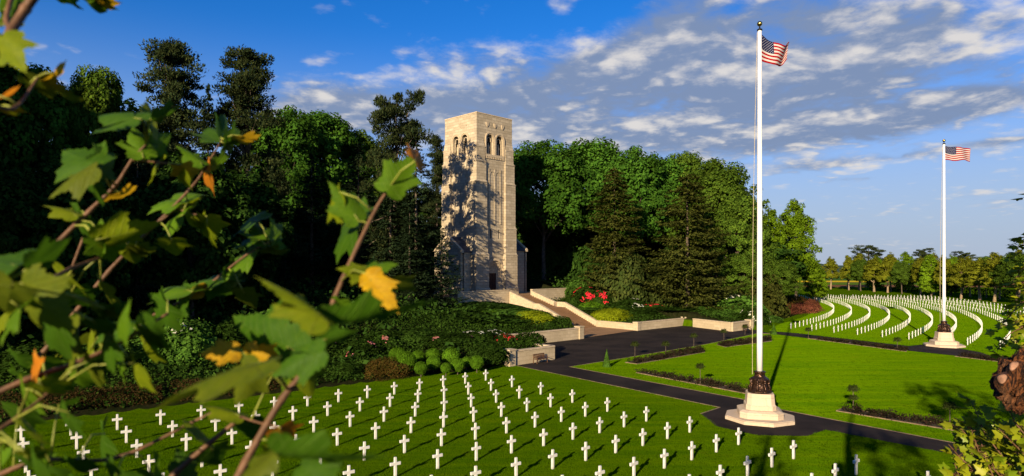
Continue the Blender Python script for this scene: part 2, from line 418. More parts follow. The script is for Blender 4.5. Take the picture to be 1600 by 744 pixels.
# second path with the pad of the far flagpole
sheet('asphalt_path', [gp(*p) for p in [(1202, 517.8), (1245, 521.2), (1330, 531), (1420, 541.2), (1440, 539), (1468, 539.5), (1532, 551), (1548, 556.5), (1600, 562), (1680, 572)]] +
      [gp(*p) for p in [(1680, 576), (1600, 566), (1500, 556.5), (1400, 546), (1300, 533), (1206, 521.4)]], .02, M['asphalt'])
def edging(pts, w=.10, z=.035):
    mb = MB()
    for a, b in zip(pts, pts[1:]):
        a = Vector((*a, 0)); b = Vector((*b, 0)); t = (b - a).normalized(); nrm = Vector((-t.y, t.x, 0)) * w / 2
        P = [a - nrm, b - nrm, b + nrm, a + nrm]
        mb.prism([(p.x, p.y) for p in P], 0.0, z)
    return mb
mb = edging([gp(*p) for p in FAR]); mb2 = edging([gp(*p) for p in NEAR[:3]])
mb.add(mb2.v, mb2.f)
mb2 = edging([gp(*p) for p in LAWNEDGE]); mb.add(mb2.v, mb2.f)
tag(mb.build('kerb', M['kerb']), kind='structure')
sheet('stone_threshold', [LW(14.1, -36.9), LW(15.3, -34.5), LW(20, -33.5), LW(19, -40)], .05, M['step'])
sheet('stone_apron', [LW(-3.3, -25.3), LW(3.1, -25.3), LW(2.6, -33.5), LW(-12.4, -34.2)], .045, M['step'])

# ------------------------------------------------------------------ mown grass: real blades on the lawns
def grass_mat(name='grass_blade', k=1.):
    t = NT(name); p = t.pos(); g = t.n('ShaderNodeNewGeometry')
    n1 = t.noise(p, .18, 4, .6); n2 = t.noise(p, 1.6, 4, .7)
    mp = t.n('ShaderNodeMapping'); mp.inputs['Rotation'].default_value = (0, 0, R(-30)); mp.inputs['Scale'].default_value = (.16, 2.2, 1); t.l(p, mp.inputs[0])
    n4 = t.noise(mp.outputs[0], .55, 3, .6)
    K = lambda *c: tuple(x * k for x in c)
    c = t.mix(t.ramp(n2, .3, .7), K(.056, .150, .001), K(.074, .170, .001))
    c = t.mix(t.ramp(n1, .35, .7, 0, .7), c, K(.094, .180, .001)); c = t.mix(t.ramp(n4, .4, .65, 0, .7), c, K(.125, .225, .001))
    n5 = t.noise(p, .55, 5, .7); c = t.mix(t.ramp(n5, .56, .72, 0, .5), c, K(.125, .165, .004))       # drier patches
    c = t.mix(t.math('MULTIPLY', g.outputs['Random Per Island'], .3), c, K(.095, .150, .002))
    d = t.n('ShaderNodeBsdfDiffuse'); t.l(c, d.inputs[0]); tr = t.n('ShaderNodeBsdfTranslucent'); t.l(c, tr.inputs[0])
    m = t.n('ShaderNodeMixShader'); m.inputs[0].default_value = .3; t.l(d.outputs[0], m.inputs[1]); t.l(tr.outputs[0], m.inputs[2])
    return t.done(m.outputs[0])
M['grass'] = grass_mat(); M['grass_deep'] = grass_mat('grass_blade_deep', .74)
def tuft_object(mat):
    g = np.random.default_rng(2); V = []; n = 22
    for i in range(n):
        a, r = g.uniform(0, 6.283), .17 * math.sqrt(g.random()); b = g.uniform(0, 6.283); h = g.uniform(.028, .055); w = g.uniform(.006, .011); l = g.uniform(.0, .03)
        x, y = r * math.cos(a), r * math.sin(a); e = g.uniform(0, 6.283)
        V += [(x - w * math.cos(b), y - w * math.sin(b), -.005), (x + w * math.cos(b), y + w * math.sin(b), -.005), (x + l * math.cos(e), y + l * math.sin(e), h)]
    return bpy.data.objects.new('grass_tuft', npmesh('grass_tuft', V, np.arange(3 * n).reshape(n, 3), mat))
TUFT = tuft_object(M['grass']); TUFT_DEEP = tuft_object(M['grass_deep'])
def lawn(pts, density, scale, label, seed, tuft):
    o = sheet('lawn_grass', pts, .004, M['ground'], 'stuff'); tag(o, label, 'grass')
    ng = bpy.data.node_groups.new('grass_scatter', 'GeometryNodeTree')
    ng.interface.new_socket('Geometry', in_out='INPUT', socket_type='NodeSocketGeometry'); ng.interface.new_socket('Geometry', in_out='OUTPUT', socket_type='NodeSocketGeometry')
    N = ng.nodes.new; L = ng.links.new
    gi, go = N('NodeGroupInput'), N('NodeGroupOutput'); dp = N('GeometryNodeDistributePointsOnFaces'); ip = N('GeometryNodeInstanceOnPoints'); oi = N('GeometryNodeObjectInfo')
    dp.inputs['Density'].default_value = density; dp.inputs['Seed'].default_value = seed; oi.inputs['Object'].default_value = tuft; oi.inputs['As Instance'].default_value = True
    rv = N('FunctionNodeRandomValue'); rv.data_type = 'FLOAT_VECTOR'; rv.inputs[0].default_value = (-.05, -.05, 0); rv.inputs[1].default_value = (.05, .05, 6.283)
    rs = N('FunctionNodeRandomValue'); rs.data_type = 'FLOAT'; rs.inputs[2].default_value = .75 * scale; rs.inputs[3].default_value = 1.2 * scale
    L(gi.outputs[0], dp.inputs[0]); L(dp.outputs[0], ip.inputs['Points']); L(oi.outputs['Geometry'], ip.inputs['Instance']); L(rv.outputs[0], ip.inputs['Rotation']); L(rs.outputs[1], ip.inputs['Scale'])
    jn = N('GeometryNodeJoinGeometry'); L(gi.outputs[0], jn.inputs[0]); L(ip.outputs[0], jn.inputs[0]); L(jn.outputs[0], go.inputs[0])
    m = o.modifiers.new('grass', 'NODES'); m.node_group = ng
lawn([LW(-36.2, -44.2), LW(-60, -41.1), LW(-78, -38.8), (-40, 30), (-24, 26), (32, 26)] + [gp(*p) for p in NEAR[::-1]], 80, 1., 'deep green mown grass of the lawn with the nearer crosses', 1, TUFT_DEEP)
lawn([gp(*p) for p in FAR] + [gp(*p) for p in LAWNEDGE[1:4]] + [gp(*p) for p in [(1206, 522.3), (1300, 533.8), (1400, 546.8), (1500, 557.3), (1600, 566.8), (1680, 577)]], 75, 1., 'mown grass of the open lawn between the flagpoles', 2, TUFT)
lawn([gp(*p) for p in [(1202, 517.2), (1245, 520.5), (1330, 530.3), (1420, 540.5), (1440, 538.3), (1468, 538.8), (1532, 550.2), (1548, 555.6), (1600, 561.2), (1680, 571)]] +
     [(-99 + 231 * math.cos(R(a)), 226 + 231 * math.sin(R(a))) for a in range(-44, -8, 3)] + [(-99 + 186 * math.cos(R(a)), 226 + 186 * math.sin(R(a))) for a in range(-9, -42, -3)], 26, 1.6, 'mown grass between the far curved rows of crosses', 3, TUFT)

# ------------------------------------------------------------------ plates with openings (for the tower faces)
def plate(name, outline, holes, thick, mat):
    cu = bpy.data.curves.new(name, 'CURVE'); cu.dimensions = '2D'; cu.fill_mode = 'BOTH'; cu.extrude = thick / 2
    for loop in [outline] + holes:
        sp = cu.splines.new('POLY'); sp.points.add(len(loop) - 1); sp.use_cyclic_u = True
        for p, q in zip(sp.points, loop): p.co = (q[0], q[1], 0, 1)
    o = bpy.data.objects.new(name, cu); COL.objects.link(o)
    dg = bpy.context.evaluated_depsgraph_get()
    me = bpy.data.meshes.new_from_object(o.evaluated_get(dg))
    bpy.data.objects.remove(o); me.materials.clear(); me.materials.append(mat); me.name = name
    return me
def arch(cx, z0, zs, hw, n=12):
    return [(cx - hw, z0), (cx + hw, z0)] + [(cx + hw * math.cos(math.pi * i / n), zs + hw * math.sin(math.pi * i / n)) for i in range(n + 1)]
def ring(mb, cx, z0, zs, r0, r1, ya, yb, n=14):
    """arched band: jambs from z0 to the springing zs, then a half ring"""
    A = [(cx + r1, z0)] + [(cx + r1 * math.cos(math.pi * i / n), zs + r1 * math.sin(math.pi * i / n)) for i in range(n + 1)] + [(cx - r1, z0)]
    B = [(cx + r0, z0)] + [(cx + r0 * math.cos(math.pi * i / n), zs + r0 * math.sin(math.pi * i / n)) for i in range(n + 1)] + [(cx - r0, z0)]
    k = len(A)
    V = [(x, ya, z) for x, z in A] + [(x, ya, z) for x, z in B] + [(x, yb, z) for x, z in A] + [(x, yb, z) for x, z in B]
    F = []
    for i in range(k - 1):
        F += [(i, i + 1, k + i + 1, k + i), (2 * k + i + 1, 2 * k + i, 3 * k + i, 3 * k + i + 1),
              (i + 1, i, 2 * k + i, 2 * k + i + 1), (k + i, k + i + 1, 3 * k + i + 1, 3 * k + i)]
    F += [(0, k, 3 * k, 2 * k), (2 * k - 1, k - 1, 3 * k - 1, 4 * k - 1)]
    mb.add(V, F)

def rotmesh(me, facing):
    """plate drawn in (u,z) -> stands on the front (y) or left (x) face"""
    if facing == 'front': me.transform(Matrix(((1, 0, 0, 0), (0, 0, -1, 0), (0, 1, 0, 0), (0, 0, 0, 1))))
    else: me.transform(Matrix(((0, 0, -1, 0), (-1, 0, 0, 0), (0, 1, 0, 0), (0, 0, 0, 1))))
def rotmb(mb, facing):
    if facing == 'left': mb.v = [(y, -x, z) for x, y, z in mb.v]     # front face turned a quarter onto the left face
    return mb

def build_tower():
    t = empty('chapel_tower', (TC[0], TC[1], 0), R(45))
    tag(t, 'tall square limestone chapel tower with twin arched belfry windows at the head of the stairs', 'tower')
    H, zb, zt = 4.45, 4.4, 37.25
    belf = [arch(-1.22, 30.25, 33.0, .8), arch(1.22, 30.25, 33.0, .8)]
    slit = [[(-1.2, 14.9), (-.9, 14.9), (-.9, 16.6), (-1.2, 16.6)], [(.9, 14.9), (1.2, 14.9), (1.2, 16.6), (.9, 16.6)]]
    portal = arch(0, zb, 9.0, 1.95)
    T = .9
    me = plate('front_wall', [(-H, zb), (H, zb), (H, zt), (-H, zt)], belf + slit + [portal], T, M['stone']); rotmesh(me, 'front')
    o = obj('front_wall', me, t); o.location = (0, -H + T / 2, 0)
    # on the left face u runs backwards (local -y)
    me = plate('side_wall', [(-H + T, zb), (H, zb), (H, zt), (-H + T, zt)], belf, T, M['stone'])
    me.transform(Matrix(((0, 0, 1, 0), (1, 0, 0, 0), (0, 1, 0, 0), (0, 0, 0, 1))))
    o = obj('side_wall', me, t); o.location = (-H + T / 2, 0, 0)
    mb = MB(); mb.box(-H + T + .003, H, -H + T + .003, H, zb, zt - .003); mb.build('rear_body', M['stone'], t)
    # roof slab and coping
    mb = MB(); mb.box(-H - .06, H + .06, -H - .06, H + .06, zt, zt + .22); mb.build('roof', M['cap'], t, bevel=.04)
    # clasping corner buttresses in weathered stages
    stages = [(4.4, 6.1, .92, 2.5), (6.1, 12.3, .74, 2.35), (12.3, 17.2, .6, 2.2), (17.2, 25.4, .47, 2.1), (25.4, 29.1, .34, 2.0), (29.1, 31.4, .2, 1.85)]
    for sx in (-1, 1):
        for sy in (-1, 1):
            mb = MB()
            for i, (a, b, p, w) in enumerate(stages):
                pn = stages[i + 1][2] if i < 5 else 0.012; wn = stages[i + 1][3] if i < 5 else 1.5
                off = .35 if i < 5 else 1.35
                x0, x1 = sorted((sx * (H + p), sx * (H - w))); y0, y1 = sorted((sy * (H + p), sy * (H - w)))
                mb.box(x0, x1, y0, y1, a, b - off if i < 5 else b)
                X0, X1 = sorted((sx * (H + pn), sx * (H - wn))); Y0, Y1 = sorted((sy * (H + pn), sy * (H - wn)))
                za = b - off if i < 5 else b; zc = b if i < 5 else b + off
                mb.box(x0, x1, y0, y1, za + .002, zc, (X0 - x0, x1 - X1, Y0 - y0, y1 - Y1))
                # drip course
                e = .07
                mb.box(x0 - (e if sx < 0 else -.02), x1 + (e if sx > 0 else -.02), y0 - (e if sy < 0 else -.02), y1 + (e if sy > 0 else -.02), za - .12, za + .03)
            mb.build('buttress', M['stone'], t)
    for facing in ('front', 'left'):
        for cx in (-1.22, 1.22):
            mb = MB(); ring(mb, cx, 30.2, 33.0, 1.0, 1.215, -H - .16, -H + .02); ring(mb, cx, 30.2, 33.0, .8, 1.0, -H - .07, -H + .02)
            w = rotmb(mb, facing).build('belfry_window', M['cap'], t)
            mb = MB(); mb.box(cx - .86, cx + .86, -H + .68, -H + .78, 30.2, 33.88); rotmb(mb, facing).build('opening_shade_panel', M['dark'], w)  # black panel behind the arch paints in the belfry's inner shade
            mb = MB()
            for dx in (-.6, .6): mb.tube([(cx + dx, -H + .3, 30.2), (cx + dx, -H + .3, 32.7)], .07, 8)
            ring(mb, cx - .0, 32.55, 32.85, .40, .52, -H + .22, -H + .38)
            mb.lathe([(.12, 30.25), (.24, 30.3), (.2, 30.9), (.26, 31.5), (.2, 31.9), (.1, 32.0), (.13, 32.15), (.06, 32.35)], 10, (cx, -H + .45))
            rotmb(mb, facing).build('tracery', M['cap'], w)
        mb = MB()
        mb.box(-2.35, 2.35, -H - .16, -H + .01, 29.75, 30.18)
        for i in range(11): mb.box(-2.25 + i * .44, -2.03 + i * .44, -H - .15, -H + .01, 29.4, 29.75)
        rotmb(mb, facing).build('corbel_table', M['cap'], t)
        # shallow blind arcade
        mb = MB()
        for cx in (-1.45, .0, 1.45): mb.box(cx - .16, cx + .16, -H - .09, -H + .01, 17.6, 27.6)
        for cx in (-.725, .725): ring(mb, cx, 26.4, 26.6, .44, .62, -H - .08, -H + .01)
        rotmb(mb, facing).build('blind_arcade', M['stone'], t)
        mb = MB()
        for cx in (-.725, .725): mb.box(cx - .28, cx + .28, -H - .03, -H - .004, 25.6, 26.9)
        if facing == 'front':
            mb.build('niche', M['dark'], t) if False else None
    # parapet carvings
    for cx in (-1.9, 0.05, 1.95):
        mb = MB(); sh = [(-.3, .36), (.3, .36), (.3, -.05), (.18, -.28), (0, -.42), (-.18, -.28), (-.3, -.05)]
        n = len(sh)
        V = [(cx + a, -H - .11, 35.55 + b) for a, b in sh] + [(cx + a * 1.15, -H + .01, 35.55 + b * 1.15) for a, b in sh]
        mb.add(V, [tuple(range(n))] + [(i, n + i, n + (i + 1) % n, (i + 1) % n) for i in range(n)])
        mb.build('shield', M['cap'], t)
    for cx in (-1.6, 0, 1.6):
        mb = MB(); mb.lathe([(.36, 0), (.3, .07), (.2, .04), (.12, .09)], 16)
        mb.v = [(-H - z, cx + x, 35.6 + y) for x, y, z in mb.v]
        mb.build('roundel', M['stone'], t)
    for sx in (-1, 1):
        for z0, z1 in ((14.9, 16.6),):
            mb = MB(); mb.box(sx * 1.05 - .16, sx * 1.05 + .16, -H + .5, -H + .55, z0 - .05, z1 + .05); mb.build('slit_window', M['dark'], t)  # same near-black panel, painted shade behind the slit
    # portal
    d = MB()
    for i, (ra, rb) in enumerate(((1.93, 2.35), (1.6, 1.94), (1.28, 1.61), (1.0, 1.29))):
        y = -H + (-.14, .16, .4, .6)[i]
        ring(d, 0, zb, 9.0, ra, rb, y, -H + .88 if i else -H + .03, 16)
    p = d.build('portal', M['cap'], t)
    mb = MB(); mb.add([(x, -H + .72, z) for x, z in arch(0, 8.6, 9.0, 1.01)], [tuple(range(15))]); mb.build('tympanum', M['stone'], p)
    mb = MB(); mb.box(-1.0, 0, -H + .74, -H + .82, zb, 8.6); mb.box(.012, 1.0, -H + .74, -H + .82, zb, 8.6)
    for i in range(4):
        mb.box(-.85, -.15, -H + .70, -H + .745, zb + .4 + i, zb + 1.2 + i); mb.box(.15, .85, -H + .70, -H + .745, zb + .4 + i, zb + 1.2 + i)
    mb.build('door', M['door'], p)
    # low transepts either side
    for sx, L, s in ((-1, 3.1, .75), (1, 5.0, 1.0)):
        x0, x1 = sorted((sx * (H - .3), sx * (H + L))); f = -H + s; ze, zr = (12.4, 15.2) if sx < 0 else (12.9, 15.4)
        mb = MB(); mb.xprism([(f, zb), (f, ze), (0, zr - .35), (-f, ze), (-f, zb)], x0, x1)
        w = mb.build('transept', M['stone'], t)
        mb = MB(); xa, xb = (x0 + .45, x1) if sx < 0 else (x0, x1 - .45)
        mb.xprism([(f - .25, ze - .12), (f - .25, ze + .06), (0, zr), (-f + .25, ze + .06), (-f + .25, ze - .12), (0, zr - .3)], xa, xb)
        mb.build('transept_roof', M['slate'], w)
        mb = MB(); xg = (x0 - .05, x0 + .44) if sx < 0 else (x1 - .44, x1 + .05)
        mb.xprism([(f - .3, ze - .2), (f - .3, ze + .3), (0, zr + .4), (-f + .3, ze + .3), (-f + .3, ze - .2), (0, zr - .1)], *xg)
        mb.build('gable_coping', M['cap'], w)
        mb = MB(); xp = x0 + .55 if sx < 0 else x1 - .55
        mb.tube([(xp, f - .1, ze - .2), (xp, f - .1, zb)], .07, 8); mb.box(xp - .14, xp + .14, f - .22, f - .02, ze - .45, ze - .15)
        mb.build('downpipe', M['iron'], w)
build_tower()

# ------------------------------------------------------------------ terrace, stairs, walls
def wall(name, label, segs, zbot, ztop, w=.55, cap=.14, piers=(), cat='wall'):
    """segs: polyline in memorial frame"""
    cx = sum(p[0] for p in segs) / len(segs); cy = sum(p[1] for p in segs) / len(segs)
    t = empty(name, (*LW(cx, cy), 0), R(45)); tag(t, label, cat)
    body, cp = MB(), MB()
    def seg(a, b, za, zb_, top):
        a = Vector((a[0] - cx, a[1] - cy)); b = Vector((b[0] - cx, b[1] - cy)); d = (b - a).normalized(); n = Vector((-d.y, d.x)) * w / 2; n2 = n * (1 + .12 / w)
        for m, nn, z0, z1 in ((body, n, zbot, top - cap), (cp, n2, top - cap + .002, top)):
            P = [a - nn, b - nn, b + nn, a + nn]; m.prism([(p.x, p.y) for p in P], z0, z1)
    for a, b in zip(segs, segs[1:]): seg(a, b, zbot, zbot, ztop)
    body.build('wall_body', M['wallstone'], t); cp.build('coping', M['cap'], t, bevel=.02)
    for (px, py, s, h) in piers:
        mb = MB(); mb.box(px - cx - s, px - cx + s, py - cy - s, py - cy + s, zbot, h - .003); 
        mb.box(px - cx - s - .06, px - cx + s + .06, py - cy - s - .06, py - cy + s + .06, h, h + .14)
        mb.build('pier', M['wallstone'], t)
    return t
wall('terrace_wall', 'limestone terrace parapet wall below the tower door left of the stairs', [(-14.5, -10.9), (-2.95, -10.9)], 2.2, 5.85, .5)
wall('terrace_wall', 'limestone terrace parapet wall beyond the stairs right of the tower', [(2.95, -10.9), (15.6, -10.9)], 2.2, 5.75, .5, piers=[(15.6, -10.9, .45, 5.8)])
sheet('terrace_paving', [LW(-15, -10.7), LW(15, -10.7), LW(15, 8), LW(-15, 8)], 4.7, M['step'])
wall('retaining_wall', 'low stone wing wall running out from the foot of the stairs', [(3.15, -25.6), (2.65, -33.0)], -.3, 1.05, .5, piers=[(2.6, -33.5, .42, 1.2)])
wall('retaining_wall', 'long low stone wall along the back of the asphalt court below the tall spruce', [(3.1, -33.6), (15.1, -34.4)], -.3, 1.3, .5, piers=[(15.3, -34.4, .42, 1.32)])
wall('retaining_wall', 'angled low stone wall with its corner beyond the gap, holding the far bench', [(14.0, -36.8), (11.4, -44.5), (16.6, -44.8)], -.3, 1.4, .5, piers=[(16.9, -44.8, .5, 1.4)])
wall('retaining_wall', 'low stone wall with end pier to the left of the stairs above the court', [(-30, -33.4), (-12.9, -34.3)], -.3, 1.55, .5, piers=[(-12.4, -34.3, .45, 1.62)])
wall('retaining_wall', 'stone wall with end pier behind the near bench beside the crosses', [(-35.2, -44.3), (-29.4, -44.5), (-29.4, -37)], -.3, 1.5, .5, piers=[(-35.7, -44.3, .42, 1.55)])
wall('retaining_wall', 'low diagonal kerb wall left of the lowest steps', [(-3.6, -25.6), (-12.2, -33.6)], -.3, .42, .35)

def build_stairs():
    cx, cy = 0, -18
    t = empty('stone_stairs', (*LW(cx, cy), 0), R(45)); tag(t, 'broad brown stone stairs in two flights climbing to the tower', 'stairs')
    def flight(name, y0, y1, z0, z1, hw, n):
        mb = MB()
        for i in range(n):
            ya = y0 + (y1 - y0) * i / n - cy; yb = y1 + (.3 if y1 > -17.5 else .9) - cy
            zz = z0 + (z1 - z0) * (i + 1) / n
            zl = z0 + (z1 - z0) * i / n - (.5 if i == 0 else .001)
            mb.box(-hw, hw, ya, yb, zl, zz - .05); mb.box(-hw, hw, ya - .06, yb, zz - .048, zz)
        mb.build(name, M['step'], t)
    flight('lower_flight', -25.3, -18.5, 0.04, 2.9, 2.95, 18)
    flight('upper_flight', -16.9, -10.9, 2.92, 4.7, 2.45, 11)
    mb = MB(); mb.box(-2.95, 2.95, -18.5 - cy + .42, -16.9 - cy + .4, 1.5, 2.915); mb.build('landing', M['step'], t)
    for s in (-1, 1):
        mb = MB()
        def ch(xi, xo, y0, y1, za, zb_, low):
            x0, x1 = sorted((s * xi, s * xo)); ya, yb = y0 - cy, y1 - cy
            V = [(x0, ya, low), (x1, ya, low), (x1, yb, low), (x0, yb, low), (x0, ya, za), (x1, ya, za), (x1, yb, zb_), (x0, yb, zb_)]
            mb.add(V, [(3, 2, 1, 0), (4, 5, 6, 7), (0, 1, 5, 4), (1, 2, 6, 5), (2, 3, 7, 6), (3, 0, 4, 7)])
        ch(2.955, 3.5, -25.5, -18.5, .95, 3.75, -.3)
        ch(2.955, 3.5, -18.497, -16.9, 3.75, 3.75, 0)
        ch(2.455, 2.95, -16.897, -11.2, 3.75, 5.55, 1)
        ch(2.455, 3.5, -16.895, -16.6, 3.74, 3.74, 1)
        mb.build('cheek_wall', M['cap'], t)
build_stairs()

# ------------------------------------------------------------------ benches
def bench(X, Y, rz, label):
    t = empty('park_bench', (X, Y, .02), rz); tag(t, label, 'bench', 'wooden benches by the stone walls')
    mb = MB()
    for i in range(4): mb.box(-.8, .8, -.28 + i * .13, -.17 + i * .13, .42, .455)
    mb.build('seat', M['bench'], t)
    mb = MB()
    mb.box(-.82, .82, .235, .28, .86, .95)
    for i in range(13): mb.box(-.75 + i * .12, -.69 + i * .12, .245, .27, .5, .858)
    mb.build('backrest', M['bench'], t)
    for sx in (-.8, .76):
        mb = MB(); mb.box(sx, sx + .06, -.26, -.2, 0, .63); mb.build('leg', M['bench'], t)
        mb = MB(); mb.box(sx, sx + .06, .23, .29, 0, .858); mb.build('leg', M['bench'], t)
        mb = MB(); mb.box(sx - .01, sx + .07, -.3, .23, .632, .67); mb.build('armrest', M['bench'], t)
bx, by = LW(-32.2, -45.25); bench(bx, by, R(45), 'wooden slatted bench against the stone wall beside the crosses')
bx, by = LW(14.2, -45.6); bench(bx, by, R(45), 'small reddish wooden bench against the far angled stone wall')

# ------------------------------------------------------------------ flagpoles and flags
def octagon(r, a0, n=8): return [(r * math.cos(a0 + 2 * math.pi * i / n), r * math.sin(a0 + 2 * math.pi * i / n)) for i in range(n)]
def chamf(h, c): return [(h, -c), (h, c), (c, h), (-c, h), (-h, c), (-h, -c), (-c, -h), (c, -h)]
def rot2(P, a): return [(x * math.cos(a) - y * math.sin(a), x * math.sin(a) + y * math.cos(a)) for x, y in P]
def pole(X, Y, top, label, hal_ang):
    t = empty('flagpole', (X, Y, .02)); tag(t, label, 'flagpole', 'white flagpoles with stone pedestals')
    mb = MB(); mb.prism(octagon(2.25, 0), 0, .2); mb.prism(octagon(2.16, 0), .203, .24)
    mb.build('plinth', M['pedestal'], t)
    a = R(-14)
    mb = MB(); mb.prism(rot2(chamf(1.32, .92), a), .24, .62); mb.prism(rot2(chamf(1.32, .92), a), .622, .72, rot2(chamf(1.12, .76), a))
    mb.build('plinth', M['pedestal'], t)
    mb = MB(); mb.prism(rot2(chamf(.92, .66), a), .72, 1.0); mb.prism(rot2(chamf(.92, .66), a), 1.002, 1.08, rot2(chamf(.85, .6), a)); mb.prism(rot2(chamf(.85, .6), a), 1.08, 1.75, rot2(chamf(.8, .56), a))
    mb.build('pedestal', M['pedestal'], t)
    mb = MB(); mb.lathe([(.74, 1.752), (.74, 1.86), (.66, 1.92), (.55, 2.02), (.52, 2.2), (.5, 2.42), (.56, 2.55), (.57, 2.62), (.47, 2.7), (.34, 2.78), (.32, 2.98), (.37, 3.02), (.37, 3.1), (.2, 3.12)], 28)
    for i in range(8):
        an = 2 * math.pi * i / 8 + .2
        c, s = math.cos(an), math.sin(an)
        mb.tube([(.66 * c, .66 * s, 1.85), (.62 * c, .62 * s, 2.1), (.55 * c, .55 * s, 2.3), (.6 * c, .6 * s, 2.52), (.5 * c, .5 * s, 2.66)], [.1, .075, .06, .085, .03], 8)
    mb.build('bronze_base', M['bronze'], t, smooth=True)
    mb = MB(); mb.tube([(0, 0, 3.1 + (top - 3.1) * i / 8) for i in range(9)], [.185 - .008 * i for i in range(9)], 20)
    mb.build('shaft', M['white'], t, smooth=True)
    mb = MB(); mb.lathe([(.08, top), (.17, top + .02), (.17, top + .1), (.06, top + .16), (.03, top + .3)], 16)
    mb.build('truck', M['iron'], t, smooth=True)
    mb = MB(); mb.lathe([(.02, top + .3)] + [(.17 * math.sin(math.pi * i / 10), top + .47 - .17 * math.cos(math.pi * i / 10)) for i in range(1, 10)] + [(.01, top + .64)], 18)
    mb.build('finial', M['gold'], t, smooth=True)
    mb = MB(); c, s = math.cos(hal_ang), math.sin(hal_ang)
    for off in (0, .06):
        mb.tube([(c * (.16 + .3 * math.sin(math.pi * min(1, (1 - k / 14) * 1.15) * .5) ** 1.0 * (1 if k < 14 else .3)) - s * off, s * (.16 + .3 * math.sin(math.pi * min(1, (1 - k / 14) * 1.15) * .5)) + c * off, 2.9 + (top - 3) * k / 14) for k in range(15)], .008, 5)
    mb.build('halyard', M['rope'], t)
    return t
P1 = gp(1187, 655); P2 = gp(1475, 541)
T1 = 25.25; T2 = 25.0
pole(*P1, T1, 'nearer white flagpole rising from the wide stone pedestal beside the crosses', R(172))
pole(*P2, T2, 'farther white flagpole standing before the curved rows of crosses', R(172))

def flag_mat():
    t = NT('flag_cloth'); uv = t.n('ShaderNodeUVMap').outputs[0]; sx = t.n('ShaderNodeSeparateXYZ'); t.l(uv, sx.inputs[0]); u, v = sx.outputs[0], sx.outputs[1]
    st = t.math('FLOOR', t.math('MULTIPLY', v, 13.)); odd = t.math('MODULO', st, 2.)        # 13 stripes, red outermost
    col = t.mix(odd, (.29, .003, .008), (.50, .46, .43))
    can = t.math('MULTIPLY', t.math('LESS_THAN', u, .4), t.math('GREATER_THAN', v, 6 / 13.))
    cu = t.math('DIVIDE', u, .4); cv = t.math('DIVIDE', t.math('SUBTRACT', v, 6 / 13.), 7 / 13.)
    def stars(nu, nv, ou, ov):
        a = t.math('MULTIPLY_ADD', cu, 6., ou); b = t.math('MULTIPLY_ADD', cv, 5., ov)
        fa = t.math('SUBTRACT', t.math('FRACT', a), .5); fb = t.math('SUBTRACT', t.math('FRACT', b), .5)
        an = t.math('ARCTAN2', fb, fa); rr = t.math('SQRT', t.math('ADD', t.math('MULTIPLY', fa, fa), t.math('MULTIPLY', fb, fb)))
        lim = t.math('MULTIPLY_ADD', t.math('COSINE', t.math('MULTIPLY_ADD', an, 5., math.pi * 1.5)), .05, .14)
        return t.math('LESS_THAN', rr, lim)
    s1 = stars(6, 5, 0., 0.)
    inn = t.math('MULTIPLY', t.math('COMPARE', cu, .5, .41), t.math('COMPARE', cv, .5, .39))
    s2 = t.math('MULTIPLY', stars(5, 4, .5, .5), inn)
    s = t.math('MAXIMUM', s1, s2)
    col = t.mix(can, col, t.mix(s, (.006, .008, .050), (.46, .45, .47)))
    d = t.n('ShaderNodeBsdfDiffuse'); t.l(col, d.inputs[0]); tr = t.n('ShaderNodeBsdfTranslucent'); t.l(col, tr.inputs[0])
    m = t.n('ShaderNodeMixShader'); m.inputs[0].default_value = .25; t.l(d.outputs[0], m.inputs[1]); t.l(tr.outputs[0], m.inputs[2])
    return t.done(m.outputs[0])
M['flag'] = flag_mat()
def flag(X, Y, ztop, fn, label):
    nu, nv = 44, 20
    V = []; UV = []
    for j in range(nv + 1):
        for i in range(nu + 1):
            V.append(fn(i / nu, j / nv)); UV.append((i / nu, j / nv))
    F = np.array([(j * (nu + 1) + i, j * (nu + 1) + i + 1, (j + 1) * (nu + 1) + i + 1, (j + 1) * (nu + 1) + i) for j in range(nv) for i in range(nu)])
    me = npmesh('flag', V, F, M['flag'], smooth=True)
    uv = me.uv_layers.new(name='UVMap'); uv.data.foreach_set('uv', np.array(UV, np.float32)[F.ravel()].ravel())
    o = obj('flag', me); o.location = (X, Y, ztop); o['label'] = label; o['category'] = 'flag'; o['group'] = 'striped flags flying from the poles'
    sm = o.modifiers.new('cloth', 'SOLIDIFY'); sm.thickness = .008
def f1(u, v):      # slack flag: the fly end droops then flicks up, folds gathered at the lower fly
    w = 1.72
    x = .14 + u * (2.2 - .35 * (1 - v) * u * u)
    top = -.60 * math.sin(min(u, .8) / .8 * math.pi / 2) + .95 * max(0, u - .78) * 1.9
    bot = -w + -.28 * math.sin(u * math.pi * .62) + 1.05 * max(0, u - .62) ** 1.25 * 1.6
    z = top * v + bot * (1 - v)
    y = .30 * math.sin(u * 7.5 + (1 - v) * 1.8) * u ** .7 + .5 * u - .55 * max(0, u - .72) * (1 - v)
    return (x * .97, y, z + .05 * math.sin(u * 13 + v * 2) * u)
def f2(u, v):
    w = 1.75
    x = .13 + u * 3.15
    z = -w * (1 - v) * (1 - .12 * u) - .42 * u - .10 * math.sin(u * 6) * u + .04 * math.sin(u * 12 + v * 3)
    y = .30 * math.sin(u * 8 + v * .8) * u ** .6 - .2 * u
    return (x, y, z)
flag(P1[0], P1[1], T1 - .22, f1, 'slack striped flag with its fly end curling up on the nearer pole')
flag(P2[0], P2[1], T2 - .15, f2, 'striped flag streaming straight out from the farther pole')

